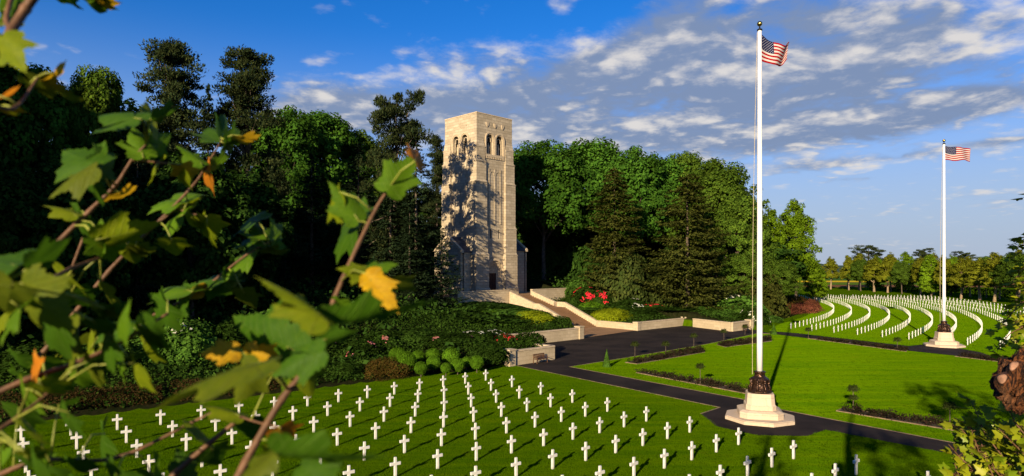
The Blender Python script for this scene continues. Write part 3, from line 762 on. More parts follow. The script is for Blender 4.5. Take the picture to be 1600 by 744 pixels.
# ------------------------------------------------------------------ crosses
def cross_mesh():
    mb = MB()
    w, t, H, a, z0, z1 = .066, .050, .97, .27, .585, .725
    ol = [(-w * 1.06, -.1), (w * 1.06, -.1), (w, z0), (a, z0 - .005), (a, z1 + .005), (w * .97, z1), (w * .93, H), (-w * .93, H), (-w * .97, z1), (-a, z1 + .005), (-a, z0 - .005), (-w, z0)]
    n = len(ol)
    V = [(x, -t, z) for x, z in ol] + [(x, t, z) for x, z in ol]
    mb.add(V, [tuple(range(n)), tuple(range(2 * n - 1, n - 1, -1))] + [((i + 1) % n, i, n + i, n + (i + 1) % n) for i in range(n)])
    me = mb.mesh('grave_cross', M['marble'])
    import bmesh
    bm = bmesh.new(); bm.from_mesh(me)
    bmesh.ops.bevel(bm, geom=bm.edges[:], offset=.014, segments=1, affect='EDGES', profile=.5)
    bm.to_mesh(me); bm.free()
    return me
CROSS = cross_mesh()
ORD = ['', 'first', 'second', 'third', 'fourth', 'fifth', 'sixth', 'seventh', 'eighth', 'ninth', 'tenth', 'eleventh', 'twelfth', 'thirteenth', 'fourteenth', 'fifteenth', 'sixteenth', 'seventeenth', 'eighteenth', 'nineteenth', 'twentieth']
TENS = {2: 'twenty', 3: 'thirty', 4: 'forty', 5: 'fifty', 6: 'sixty'}
def ordn(n):
    if n <= 20: return ORD[n]
    if n % 10 == 0: return TENS[n // 10][:-1] + 'ieth'
    return TENS[n // 10] + '-' + ORD[n % 10]
CX = (0.0, 16.642, 22.494, -1.207, .076, -2.441); CZ = (52.515, 15.164, -30.091, 1.187, -1.676, 3.324)
def lattice(i, j):
    i /= 10; j /= 10; b = (1, i, j, i * i, i * j, j * j)
    return sum(p * q for p, q in zip(CX, b)), sum(p * q for p, q in zip(CZ, b))
n_cross = 0
for j in range(-1, 11):
    for k in range(18):
        x, y = lattice(-k, j)
        px = 800 + 1000 * x / y
        ptop = 415 + (10 - 1.05) * 1000 / y
        if px < -15 or px > 1610 or ptop > 745 or x < -34: continue
        x2, y2 = lattice(-k + .5, j); x1, y1 = lattice(-k - .5, j)
        o = obj('grave_cross', CROSS); o.location = (x, y, th(x, y) if y > 27 else 0); 
        o.rotation_euler = (random.gauss(0, .006), random.gauss(0, .006), math.atan2(y2 - y1, x2 - x1) + random.gauss(0, .02))
        tag(o, 'white marble cross, %s from the path end in the %s row from the shrub border' % (ordn(k + 1), ordn(j + 2)), 'cross', 'white marble grave crosses')
        n_cross += 1
C2 = (-99, 226)
right = []
for k in range(12):
    rad = 190 + 3.37 * k; a = R(-41.2 - .26 * k); n = 0
    step = 2.22 / rad
    while a < R(-7):
        n += 1
        x, y = C2[0] + rad * math.cos(a), C2[1] + rad * math.sin(a)
        px = 800 + 1000 * x / y
        if px < 1610: right.append((y, x, a, k + 1, n))
        a += step
right.sort()
keep = 300 - n_cross
vs, fs = [], []
cv = [tuple(v.co) for v in CROSS.vertices]; cf = [tuple(p.vertices) for p in CROSS.polygons]
for q, (y, x, a, k, n) in enumerate(right):
    rz = a + math.pi / 2 + random.gauss(0, .02); z = th(x, y)
    if q < keep:
        o = obj('grave_cross', CROSS); o.location = (x, y, z); o.rotation_euler = (random.gauss(0, .006), random.gauss(0, .006), rz)
        tag(o, 'white marble cross, %s from the path in the %s curved row beyond the court' % (ordn(n), ordn(k)), 'cross', 'white marble grave crosses')
    else:
        c, s = math.cos(rz), math.sin(rz); b = len(vs)
        vs += [(x + u * c - v * s, y + u * s + v * c, z + w) for u, v, w in cv]; fs += [tuple(i + b for i in f) for f in cf]
me = bpy.data.meshes.new('distant_crosses'); me.from_pydata(vs, [], fs); me.materials.append(M['marble']); me.update()
tag(obj('distant_crosses', me), 'dense far rows of small white marble crosses before the trees', 'crosses', 'white marble grave crosses', 'stuff')

# ------------------------------------------------------------------ foliage generators
def unit(v): return v / np.maximum(np.linalg.norm(v, axis=-1, keepdims=True), 1e-9)
def rdir(n): return unit(rng.normal(size=(n, 3)))
def quads(P, N, size, aspect=.6, axis=None):
    n = len(P); N = unit(N)
    a = axis if axis is not None else rdir(n)
    t = unit(a - N * (a * N).sum(1, keepdims=True)); b = np.cross(N, t)
    L = (size * rng.uniform(.65, 1.35, n))[:, None] if np.isscalar(size) else (size * rng.uniform(.75, 1.25, n))[:, None]
    bend = N * L * rng.uniform(-.12, .12, (n, 1))
    V = np.stack([P - t * L * .5, P + b * L * aspect * .5 + bend, P + t * L * .5, P - b * L * aspect * .5 + bend], 1).reshape(-1, 3)
    F = np.arange(n * 4).reshape(n, 4)
    return V, F
def cat(parts):
    V = []; F = []; o = 0
    for v, f in parts: V.append(v); F.append(f + o); o += len(v)
    return np.concatenate(V), np.concatenate(F)

def broad_crown(H, rx, z0, K, n, size, seed, shape=1., top=.5):
    """clumped crown: leaf sprays on the shells of K clumps that fill an uneven dome"""
    global rng
    rng = np.random.default_rng(seed)
    d = rdir(K); d[:, 2] = np.where(d[:, 2] < (-.95 if z0 < 1.1 else -.55), -d[:, 2], d[:, 2])
    zc = z0 + (H - z0) * (1 - top) ; up = H - zc; dn = zc - z0
    rad = rng.uniform(.35, 1., K) ** .55
    lob = 1 + .22 * np.sin(3 * np.arctan2(d[:, 1], d[:, 0]) + seed) * (1 - abs(d[:, 2])) + .12 * np.sin(5 * d[:, 2] + seed)
    cr = rx * rng.uniform(.10, .215, K)
    C = np.stack([d[:, 0] * (rx - cr * .7) * rad * lob, d[:, 1] * (rx - cr * .7) * rad * lob,
                  zc + np.where(d[:, 2] > 0, d[:, 2] * (up - cr * .7), d[:, 2] * dn) * rad], 1)
    hor = np.hypot(C[:, 0], C[:, 1]) / rx
    if shape != 1.:                          # narrower towards the top
        f = 1 - (1 - shape) * np.clip((C[:, 2] - z0) / (H - z0), 0, 1); C[:, :2] *= f[:, None]; cr *= .5 + .5 * f
    P = []; N = []
    for c, r in zip(C, cr):
        m = int(n * (r / rx / .165) ** 2); u = rdir(m); u[:, 2] *= .72
        rr = r * rng.uniform(.55, 1.08, m)[:, None]
        P.append(c + u * rr); N.append(u * .7 + unit(c - np.array([0, 0, zc]))[None] * .5 + np.array([0, 0, .35]) + rdir(m) * .65)
    P = np.concatenate(P); N = np.concatenate(N)
    return quads(P, N, size, .7), C
def limbs(H, r0, C, z1, n, lean=.0, seed=0):
    rs = random.Random(seed); mb = MB()
    mb.tube([(0, 0, -.6), (0, 0, .3), (lean * .3, 0, z1 * .5), (lean, 0, z1), (lean * 1.4, .2, z1 + (H - z1) * .45), (lean * 1.6, .1, z1 + (H - z1) * .75)], [r0 * 1.5, r0 * 1.1, r0 * .9, r0 * .78, r0 * .4, r0 * .12], 9)
    idx = list(range(len(C))); rs.shuffle(idx)
    for i in idx[:n]:
        c = Vector(C[i]); zb = min(z1 + (c.z - z1) * .35, H * .7); zb = max(zb, z1 * .75)
        mid = Vector((c.x * .45, c.y * .45, zb + (c.z - zb) * .62))
        mb.tube([(lean * .8, 0, zb - .3), mid, c], [r0 * .34, r0 * .2, r0 * .05], 6)
    return mb
def spruce_crown(H, rx, z0, seed, whorl=.46, nb=9, droop=.35, size=.42, dens=1., gap=.12, power=.85):
    global rng
    rng = np.random.default_rng(seed); parts = []
    z = z0
    while z < H - .15:
        f = (z - z0) / (H - z0); L0 = rx * (1 - f) ** power * (1 - .35 * max(0, .12 - f) / .12) + .12
        k = max(4, int(nb * (1 - .45 * f)))
        for q in range(k):
            if rng.random() < gap: continue
            an = rng.uniform(0, 2 * math.pi); L = L0 * rng.uniform(.5, 1.12) * (1 + .16 * math.sin(3 * an + seed) * math.sin(z * .9 + an))
            m = max(10, int(L / .058 * dens)); s = rng.uniform(.08, 1., m) ** .7
            dr = droop * rng.uniform(.6, 1.5); lift = .22 * (1 - f)
            rad = s * L; zz = z + rng.normal(0, .1) - dr * L * (s - .55 * s * s) * 1.1 + lift * L * s ** 3
            side = rng.normal(0, 1, m) * .15 * L * (.35 + .65 * np.sin(np.pi * np.clip(s, 0, 1) ** .8))
            ca, sa = math.cos(an), math.sin(an)
            P = np.stack([rad * ca - side * sa, rad * sa + side * ca, zz - abs(side) * .22 + rng.normal(0, .07, m)], 1)
            ax = np.stack([ca - sa * np.sign(side) * .7, sa + ca * np.sign(side) * .7, np.full(m, -.38)], 1) + rdir(m) * .3
            N = np.array([0, 0, 1.]) + rdir(m) * .75 + np.array([ca, sa, 0]) * .35
            parts.append(quads(P, N, size, .42, ax))
        z += whorl * rng.uniform(.7, 1.3) * (1 - .45 * f)
    return cat(parts)
def pine_crown(H, rx, z0, seed, K=34, n=150, size=.42, cone=.55):
    global rng
    rng = np.random.default_rng(seed); C = []; parts = []
    for i in range(K):
        f = rng.random() ** .8; z = z0 + (H - z0) * f * .97
        L = rx * (1 - cone * f ** 1.5) * rng.uniform(.12, 1.05); an = i * 2.4 + rng.normal(0, .4)
        C.append((L * math.cos(an), L * math.sin(an), z + .15 * L))
    C = np.array(C)
    for c in C:
        r = rx * rng.uniform(.17, .32); u = rdir(n); u[:, 2] *= .5
        sub = c + rdir(5) * np.array([r, r, r * .35]) * .75
        P = sub[rng.integers(0, 5, n)] + u * r * .62 * rng.uniform(.5, 1.05, n)[:, None]
        parts.append(quads(P, rdir(n) + np.array([0, 0, .5]), size, .36, u + np.array([0, 0, .7]) + rdir(n) * .5))
    return cat(parts), C

PROTO = {}
def proto_broad(key, mat, H, rx, z0, K, n, size, seed, bark='bark', shape=1., top=.5, r0=.4, nl=12):
    (V, F), C = broad_crown(H, rx, z0, K, n, size, seed, shape, top)
    PROTO[key] = (limbs(H, r0, C, z0 * 1.1, nl, .2, seed).mesh('trunk', M[bark], True), npmesh('crown', V, F, M[mat]), H, rx)
proto_broad('oak1', 'oak', 24, 8.5, 3.5, 330, 100, .50, 3)
proto_broad('oak2', 'oak', 24, 8.5, 3, 330, 100, .50, 14)
proto_broad('warm1', 'oakwarm', 24, 8.5, 3, 330, 100, .50, 8)
proto_broad('warm2', 'oakwarm', 22, 7.5, 2.5, 300, 95, .46, 21)
proto_broad('dark1', 'darkleaf', 24, 9, .8, 260, 95, .72, 33)
proto_broad('lime1', 'lime', 22, 6.5, 1.2, 300, 85, .46, 5, shape=.55, top=.62)
proto_broad('lime2', 'lime', 20, 6, 1.0, 260, 85, .46, 17, shape=.6, top=.6)
proto_broad('row1', 'row', 13, 4.2, 2.7, 200, 70, .38, 6, 'barkwarm', .55, .66, .34, 8)
proto_broad('row2', 'row', 13, 4.2, 2.5, 200, 70, .38, 26, 'barkwarm', .6, .64, .34, 8)
proto_broad('airy', 'oakwarm', 24, 8.5, 6, 46, 30, .75, 61)
def proto_spruce(key, mat, H, rx, z0, seed, **kw):
    V, F = spruce_crown(H, rx, z0, seed, **kw)
    mb = MB(); mb.tube([(0, 0, -.5), (0, 0, H * .4), (0, 0, H * .97)], [H * .015, H * .009, .02], 8)
    PROTO[key] = (mb.mesh('trunk', M['bark'], True), npmesh('crown', V, F, M[mat]), H, rx)
proto_spruce('spruce1', 'spruce', 22, 6.6, 2.4, 41, nb=11, droop=.6, power=.52, gap=.2)
proto_spruce('spruce2', 'spruce', 22, 5.0, .6, 42, nb=12, droop=.8, gap=.12, power=.42)
proto_spruce('spruced1', 'sprucedk', 24, 6.2, 1.0, 43, nb=9)
proto_spruce('spruced2', 'sprucedk', 24, 5.4, 3.5, 44, nb=9, droop=.3, gap=.24)
proto_spruce('spruced3', 'sprucedk', 24, 5.6, 1.2, 47, nb=8, droop=.45, gap=.30, dens=.8, power=.7)
def proto_pine(key, mat, H, rx, z0, seed, **kw):
    (V, F), C = pine_crown(H, rx, z0, seed, **kw)
    PROTO[key] = (limbs(H, .36, C, H * .5, 26, .3, seed).mesh('trunk', M['bark'], True), npmesh('crown', V, F, M[mat]), H, rx)
proto_pine('pine1', 'pine', 26, 5.6, 5, 51, K=135, n=300, size=.36, cone=.78)
proto_pine('pine2', 'pine', 26, 5.6, 4.5, 52, K=135, n=300, size=.36, cone=.72)
proto_pine('pine3', 'pine', 20, 5.8, 4, 53, K=80, n=300, cone=.3, size=.40)

def plant(kind, X, Y, H, rx, label, name='broadleaf_tree', group=None, rz=None):
    tm, cm, pH, pr = PROTO[kind]
    t = empty(name, (X, Y, th(X, Y) - .15), random.uniform(0, 6.28) if rz is None else rz)
    t.scale = (rx / pr, rx / pr, H / pH); tag(t, label, 'tree', group)
    obj('trunk', tm, t); obj('crown', cm, t)
    return t
def tree(kind, px, Y, top, wid, label, name='broadleaf_tree', group=None, rz=None):
    X = (px - 800) * Y / 1000; zt = CAMZ - (top - 415) * Y / 1000
    return plant(kind, X, Y, zt - th(X, Y) + .15, wid * Y / 2000, label, name, group, rz)

TR = [  # kind, px, depth, top py, width px, label, name
 ('dark1', -55, 64, 40, 230, 'dark broadleaf tree cut by the frame behind the overhanging leaves', 'broadleaf_tree'),
 ('oak2', 40, 68, 84, 190, 'dense round-topped dark green tree behind the leaves by the upper left sky', 'broadleaf_tree'),
 ('warm2', 150, 84, 94, 120, 'lighter feathery tree standing between the dense tree and the tall pines', 'broadleaf_tree'),
 ('dark1', 205, 92, 150, 150, 'dark low tree filling the gap left of the tall pines', 'broadleaf_tree'),
 ('pine1', 268, 82, 64, 156, 'tall dark pine with broken crown, left of the pair against the sky', 'pine_tree'),
 ('pine2', 384, 88, 72, 150, 'tall dark pine with tufted crown, right of the pair against the sky', 'pine_tree'),
 ('spruced2', 325, 92, 130, 110, 'dark spruce standing between the two tall pines', 'spruce_tree'),
 ('oak2', 500, 128, 166, 170, 'bright green round tree behind the spruces left of the tower', 'broadleaf_tree'),
 ('oak1', 445, 118, 162, 150, 'green tree rising just right of the tall pair of pines', 'broadleaf_tree'),
 ('warm1', 565, 135, 200, 110, 'green tree partly hidden behind the big leaning pine', 'broadleaf_tree'),
 ('pine3', 616, 99, 147, 118, 'big flat-topped pine beside the tower with open top', 'pine_tree'),
 ('spruced1', 420, 96, 210, 140, 'dark spruce in shade below the round green tree', 'spruce_tree'),
 ('spruced2', 487, 100, 240, 120, 'shaded spruce with bare pale trunk showing low down', 'spruce_tree'),
 ('spruced1', 560, 104, 222, 150, 'dark spruce below the big flat-topped pine', 'spruce_tree'),
 ('spruced3', 650, 97, 212, 140, 'dark spruce whose branches overlap the left foot of the tower', 'spruce_tree'),
 ('spruced3', 690, 97.5, 352, 96, 'young dark spruce standing right against the left foot of the tower', 'spruce_tree'),
 ('spruced1', 640, 92.5, 322, 110, 'full dark spruce reaching the ground left of the terrace wall', 'spruce_tree'),
 ('spruced2', 610, 96, 270, 130, 'short dark spruce between the overlapping spruce and its neighbour', 'spruce_tree'),
 ('pine2', 684, 142, 212, 60, 'thin pine top showing just left of the tower head', 'pine_tree'),
 ('dark1', 300, 74, 230, 200, 'deeply shaded tree behind the maple leaves over the white-flowered shrubs', 'broadleaf_tree'),
 ('spruced1', 215, 70, 190, 140, 'deeply shaded spruce behind the twigs on the far slope', 'spruce_tree'),
 ('dark1', 120, 62, 230, 190, 'deeply shaded low tree above the dark border hedge', 'broadleaf_tree'),
 ('dark1', 380, 84, 260, 170, 'deeply shaded tree between the border shrubs and the pines', 'broadleaf_tree'),
 ('dark1', 530, 122, 290, 160, 'shadowed tree mass low behind the spruces', 'broadleaf_tree'),
 ('dark1', 20, 58, 250, 170, 'shadowed tree at the frame edge above the first crosses', 'broadleaf_tree'),
 ('oak1', 850, 142, 214, 160, 'large oak with rounded crown just right of the tower', 'broadleaf_tree'),
 ('oak2', 925, 148, 211, 165, 'large oak with the highest crown right of the tower', 'broadleaf_tree'),
 ('oak1', 985, 146, 226, 150, 'oak crown between the highest oak and the airy-topped tree', 'broadleaf_tree'),
 ('warm2', 1070, 150, 230, 96, 'airy-topped tree poking above the tall spruce', 'broadleaf_tree'),
 ('warm1', 1120, 138, 246, 150, 'broad warm green tree behind and right of the tall spruce', 'broadleaf_tree'),
 ('oak2', 1040, 152, 238, 160, 'oak crown behind the drooping conifer and the spruce', 'broadleaf_tree'),
 ('warm2', 1152, 130, 300, 100, 'lower warm green tree beside the nearer flagpole', 'broadleaf_tree'),
 ('dark1', 880, 160, 290, 150, 'dark tree deep in the shade right of the tower foot', 'broadleaf_tree'),
 ('dark1', 970, 158, 310, 170, 'dark tree deep in shade behind the drooping conifer', 'broadleaf_tree'),
 ('dark1', 1090, 150, 330, 170, 'dark tree deep in shade behind the tall spruce', 'broadleaf_tree'),
 ('spruce2', 960, 119, 262, 122, 'brownish drooping conifer with dense narrow cone right of the stairs', 'conifer_tree'),
 ('spruce1', 1074, 114, 268, 176, 'tall spreading spruce with tiered branches and visible trunk behind the court', 'spruce_tree'),
 ('warm2', 1162, 123, 392, 84, 'short bushy tree under the warm green trees beside the nearer flagpole', 'broadleaf_tree'),
 ('lime1', 1243, 152, 304, 88, 'fresh light green tree standing alone at the end of the wood', 'broadleaf_tree'),
 ('lime2', 1203, 146, 318, 70, 'light green tree half behind the nearer flagpole', 'broadleaf_tree'),
 ('lime2', 1275, 180, 405, 44, 'small light green tree beside the first curved row', 'broadleaf_tree'),
 ('warm2', 1215, 128, 402, 70, 'small olive tree above the red heather bank', 'broadleaf_tree'),
 ('pine3', 1356, 290, 384, 52, 'round dark pine above the row trees, largest of three', 'pine_tree'),
 ('pine3', 1442, 275, 389, 36, 'dark pine above the row trees, middle of three', 'pine_tree'),
 ('pine3', 1505, 262, 394, 40, 'dark pine above the row trees just right of the farther flagpole', 'pine_tree'),
] + [('dark1', px, Y, top, 190, 'shaded tree of the dark wood behind, %s from the tower on its right side' % ORD[i + 1], 'broadleaf_tree') for i, (px, Y, top) in enumerate([(840, 168, 300), (905, 176, 290), (975, 172, 290), (1045, 170, 300), (1115, 165, 310), (1165, 156, 350)])] + [
 ('dark1', px, Y, top, 190, 'shaded tree of the dark wood behind, %s from the tower on its left side' % ORD[i + 1], 'broadleaf_tree') for i, (px, Y, top) in enumerate([(660, 160, 300), (580, 150, 280), (500, 142, 270), (420, 130, 260), (340, 118, 250), (255, 108, 240), (160, 98, 230), (60, 84, 220)])]
for k, px, Y, top, wid, lab, nm in TR: tree(k, px, Y, top, wid, lab, nm)

# trees beyond the frame on the ridge, whose shade falls on the wood
for i, (X, Y, H, rx) in enumerate([(-57, 33, 27, 9), (-66, 42, 28, 9), (-74, 52, 29, 9), (-62, 22, 27, 9), (-82, 60, 29, 9.5), (-76, 34, 30, 9), (-88, 46, 30, 9), (-55, 47, 24, 8), (-70, 28, 30, 9), (-95, 58, 30, 9), (-80, 44, 31, 9), (-104, 66, 31, 10), (-96, 74, 29, 9)]):
    plant(['dark1', 'oak1', 'oak2'][i % 3], X, Y, H, rx, 'tall woodland tree on the ridge, number %s along it, outside the view' % ORD[i + 1])
plant('airy', 10.6, .5, 11.2, 3.2, 'small tree standing on the bank to the right of the viewpoint')
plant('airy', 15.8, 3.0, 8.6, 2.6, 'small round tree standing farther along the bank to the right')

plant('airy', 2.9, -3.2, 6.6, 2.1, 'young open-crowned tree standing just behind the viewpoint')

# the curved line of clipped trees behind the far crosses
spots = []
for row, (rad, off) in enumerate(((237, 0), (246, .5))):
    a = -56 + off * 1.85
    while a < 12:
        x, y = C2[0] + rad * math.cos(R(a)), C2[1] + rad * math.sin(R(a)); px = 800 + 1000 * x / y
        if 1292 < px < 1625: spots.append((row, px, x, y))
        a += 2.0
for row in (0, 1):
    s = sorted([q for q in spots if q[0] == row], key=lambda q: q[1])
    for i, (_, px, x, y) in enumerate(s):
        kd = random.choice(['row1', 'row2', 'row1', 'row2', 'warm2', 'lime2'])
        plant(kd, x + random.gauss(0, .6), y + random.gauss(0, .9), random.uniform(11.2, 14.8) + (1.2 if row else 0), random.uniform(3.6, 5.4),
              'yellow-green clipped tree, %s from the wood in the %s line behind the crosses' % (ordn(i + 1), ('nearer', 'farther')[row]), 'row_tree', 'clipped row trees').rotation_euler[0] = random.gauss(0, .025)

# ------------------------------------------------------------------ shrubs
SH = {}
def shrub_mesh(mat, n, size, seed, rough=.16, core=True, zmin=-.25):
    key = (mat, n, size, seed)
    if key in SH: return SH[key]
    g = np.random.default_rng(seed); global rng; rng = g
    u = rdir(n); u[:, 2] = np.where(u[:, 2] < zmin, -u[:, 2], u[:, 2])
    a = np.arctan2(u[:, 1], u[:, 0])
    bumpy = 1 + rough * (np.sin(4 * a + seed + 3 * u[:, 2]) * .5 + np.sin(7 * u[:, 2] + 2 * a + seed) * .5 + np.sin(9 * a - 5 * u[:, 2] + seed * 2) * .45)
    rr = bumpy * g.uniform(.86, 1.03, n)
    P = u * rr[:, None]
    V, F = quads(P, u + rdir(n) * .8 + np.array([0, 0, .25]), size, .62)
    parts = [(V, F)]
    if core:                                  # twiggy inner mass
        m = n // 3; w = rdir(m); w[:, 2] = np.where(w[:, 2] < zmin, -w[:, 2], w[:, 2]); parts.append(quads(w * g.uniform(.3, .85, m)[:, None], w + rdir(m), size * 1.5, .8))
    V, F = cat(parts)
    SH[key] = npmesh('foliage', V, F, M[mat]); return SH[key]
FLW = {}
def flower_mesh(mat, n, seed, size):
    key = (mat, n, seed, size)
    if key not in FLW:
        global rng; rng = np.random.default_rng(seed + 90)
        cl = rdir(max(4, n // 12)); cl[:, 2] = abs(cl[:, 2]); c = cl[rng.integers(0, len(cl), n)]
        u = unit(c + rng.normal(0, .09, (n, 3))); V, F = quads(u * 1.07, u + rdir(n) * .5, size, .9)
        FLW[key] = npmesh('flowers', V, F, M[mat])
    return FLW[key]
def shrub(mat, px, Y, top, wid, label, fl=None, name='shrub', catg='shrub', deep=1., n=1500, size=None, fn=70, group=None, seed=None, base=None, rough=.16):
    X = (px - 800) * Y / 1000; zb = th(X, Y) if base is None else base; zt = CAMZ - (top - 415) * Y / 1000
    rx = wid * Y / 2000; h = max(.3, zt - zb)
    t = empty(name, (X, Y, zb), random.uniform(0, 6.28) if abs(deep - 1) < .01 else 0); t.scale = (rx, rx * deep, h); tag(t, label, catg, group)
    sd = seed or random.choice((1, 2, 3))
    obj('foliage', shrub_mesh(mat, n, size or .16, sd, rough), t)
    if fl: obj('flowers', flower_mesh(fl, fn, sd, .10), t)
    return t
# clipped balls beside the crosses
for i, (px, py, r, Y, lab) in enumerate([
    (621, 556, 14, 61.5, 'clipped boxwood ball, leftmost of the group, half behind the largest ball'),
    (634.5, 565.6, 16.5, 58.5, 'largest clipped boxwood ball beside the reddish mound'),
    (653, 558, 11, 62, 'clipped boxwood ball peeping between the largest ball and its neighbour'),
    (657.8, 575, 10.5, 57.2, 'small clipped boxwood ball standing in front, just right of the largest ball'),
    (677, 555, 11.5, 62, 'upper clipped boxwood ball of the stacked-looking middle pair'),
    (677.3, 567, 11.5, 59.3, 'lower clipped boxwood ball of the stacked-looking middle pair'),
    (696.6, 575, 8.5, 57.6, 'smallest front clipped boxwood ball right of the middle pair'),
    (705, 557.5, 14.5, 61.5, 'broad rear clipped boxwood ball, highest of the group on its right side'),
    (715, 570.5, 11, 58.6, 'front clipped boxwood ball below the broad rear ball'),
    (729, 565.6, 8.5, 60.8, 'small clipped boxwood ball in the gap before the last ball'),
    (745, 566.3, 11, 59.6, 'last clipped boxwood ball on the right, apart from the group')]):
    X = (px - 800) * Y / 1000; rad = r * Y / 1000; zc = CAMZ - (py - 415) * Y / 1000
    t = empty('topiary_ball', (X, Y, 0)); tag(t, lab, 'topiary', 'clipped boxwood balls')
    o = obj('foliage', shrub_mesh('box', 5200, .10, 60 + i % 2, .035, zmin=-.99), t); o.location = (0, 0, zc); o.scale = (rad, rad, rad * .98); o.rotation_euler = (0, 0, i * 1.3)
    mb = MB(); mb.tube([(0, 0, th(X, Y) - .1), (0, 0, zc)], .05, 6); mb.build('stem', M['bark'], t)
for a in [
 ('heather', 603, 57.6, 560, 82, 'low reddish-brown heather mound left of the clipped balls'),
 ('rhodo', 541, 56.2, 566, 56, 'dark round shrub left of the reddish heather mound'),
 ('rhodo', 556, 64, 528, 70, 'dark rhododendron with pink blossom behind the heather mound', 'fl_pink'),
 ('rhodo', 602, 67, 518, 74, 'dark rhododendron with a few pink blossoms left of the clipped balls', 'fl_pink'),
 ('rhodo', 652, 69, 514, 80, 'large dark green rhododendron directly behind the clipped balls'),
 ('rhodo', 700, 68, 521, 78, 'pink-flowering rhododendron behind the highest clipped balls', 'fl_pink'),
 ('rhodo', 741, 70, 518, 66, 'dark rhododendron dotted with small white flowers', 'fl_white'),
 ('rhodo', 762, 63, 536, 56, 'dark leafy shrub hugging the end pier of the bench wall'),
 ('rhodo', 764, 73, 515, 44, 'shrub crowned with white blossom above the bench wall', 'fl_white'),
 ('rhodo', 789, 70, 523, 36, 'red-flowering shrub behind the bench wall pier', 'fl_red'),
 ('rhodo', 826, 71, 519, 58, 'dark green shrub growing over the bench wall beside the red flowers'),
 ('hedge', 798, 97, 482, 104, 'broad green shrub bank left of the stairs'),
 ('box', 775, 96.5, 483, 64, 'low light green clipped mound left of the yellow-green one'),
 ('golden', 828, 93.2, 486, 76, 'bright yellow-green clipped shrub left of the stairs'),
 ('rhodo', 856, 91.5, 501, 30, 'dark green shrub at the lower left corner of the stairs'),
 ('rhodo', 775, 90, 492, 90, 'dark shrub mass above the low wall left of the stairs'),
 ('rhodo', 720, 88, 486, 110, 'dark shrub mass below the terrace under the big spruce'),
 ('darkleaf', 750, 101, 472, 110, 'shaded shrub row at the foot of the terrace wall'),
 ('rhodo', 683, 84, 492, 90, 'shaded shrub at the foot of the overlapping spruce'),
 ('rhodo', 893, 114.5, 461, 28, 'small dark shrub beside the terrace wall right of the stairs'),
 ('box', 924, 112.5, 471, 36, 'small rounded light green shrub beside the stair cheek'),
 ('golden', 957, 107, 482, 72, 'large smooth yellow-green clipped mound right of the stairs'),
 ('hedge', 916, 110.5, 483, 40, 'green shrub strip along the stair cheek'),
 ('rhodo', 917, 117, 449, 44, 'red rhododendron, upper of the two red ones above the stairs', 'fl_red'),
 ('rhodo', 942, 115, 455, 42, 'red rhododendron below the drooping conifer', 'fl_red'),
 ('hedge', 908, 121, 436, 50, 'round green shrub behind the red rhododendrons'),
 ('rhodo', 984, 112, 467, 60, 'green shrub sprinkled with white flowers right of the red ones', 'fl_white'),
 ('rhodo', 990, 108.5, 478, 60, 'low green shrub before the white-sprinkled one'),
 ('yew', 976, 117.5, 398, 78, 'tall rounded yew at the foot of the drooping conifer'),
 ('yew', 1040, 118, 406, 64, 'tall rounded yew left of the spruce trunk'),
 ('rhodo', 1017, 111, 474, 34, 'small shrub topped with red blossom between the yews and the court', 'fl_red'),
 ('rhodo', 1049, 110, 481, 56, 'dark green shrub on the court wall below the second yew'),
 ('rhodo', 1080, 109, 494, 22, 'small dark bush seen through the gap in the court walls'),
 ('hedge', 1094, 111.5, 478, 54, 'fresh green shrub behind the gap in the walls'),
 ('hedge', 1126, 110.5, 484, 62, 'broad green shrub above the angled wall'),
 ('hedge', 1156, 113, 462, 74, 'tall leafy shrub with pale blossom beside the nearer flagpole', 'fl_white'),
 ('rhodo', 1178, 107, 480, 40, 'leafy shrub by the far bench with a few white flowers', 'fl_white'),
 ('hedge', 1203, 111.5, 493, 32, 'bright green little shrub just right of the nearer flagpole'),
 ('redbush', 1222, 129, 478, 54, 'pinkish red heather patch nearest the nearer flagpole'),
 ('redbush', 1246, 136, 472, 62, 'rust red heather patch beside the first curved row'),
 ('redbush', 1262, 141, 468, 44, 'rust red heather patch at the far end beside the first curved row'),
 ('redbush', 1232, 132, 474, 50, 'pink tinged heather patch between the other two red ones'),
 ('heather', 1205, 134, 455, 70, 'brown-green heather on the bank behind the pink patch'),
 ('heather', 1232, 142, 460, 60, 'olive brown heath behind the rust red patch'),
 ('spruce', 1188, 122, 430, 70, 'dark bushy young conifer behind the flagpole on the bank'),
 ('hedge', 292, 58, 503, 96, 'tall shrub covered in tiny white flowers behind the big dark leaf', 'fl_white'),
 ('hedge', 232, 57, 516, 90, 'shrub with tiny white flowers left of the taller one', 'fl_white'),
 ('rhodo', 360, 61, 505, 90, 'dark shrub right of the white-flowered shrubs'),
 ('hedge', 428, 63, 488, 90, 'mid green shrub seen through the twigs above the crosses', 'fl_white'),
 ('rhodo', 490, 63, 516, 84, 'dark shrub above the second group of crosses', 'fl_pink'),
 ('rhodo', 156, 54, 528, 110, 'dark shrub behind the leaf cluster above the border hedge'),
 ('rhodo', 60, 50, 538, 120, 'dark shrub at the far end of the border'),
 ('rhodo', 470, 56, 560, 80, 'low dark shrub at the lawn edge seen through the branch'),
 ('rhodo', 400, 55, 572, 84, 'low dark shrub at the lawn edge behind the twigs'),
]:
    mat, px, Y, top, wid, lab = a[:6]
    sm = mat in ('golden', 'redbush', 'heather')
    shrub(mat, px, Y, top, wid * (1.0 if sm else 1.15), lab, a[6] if len(a) > 6 else None, n=6000 if sm else 3400, size=.06 if sm else .11, rough=.05 if mat == 'golden' else .13, fn=260 if len(a) > 6 and (a[6] == 'fl_red' or px == 764) else 64)
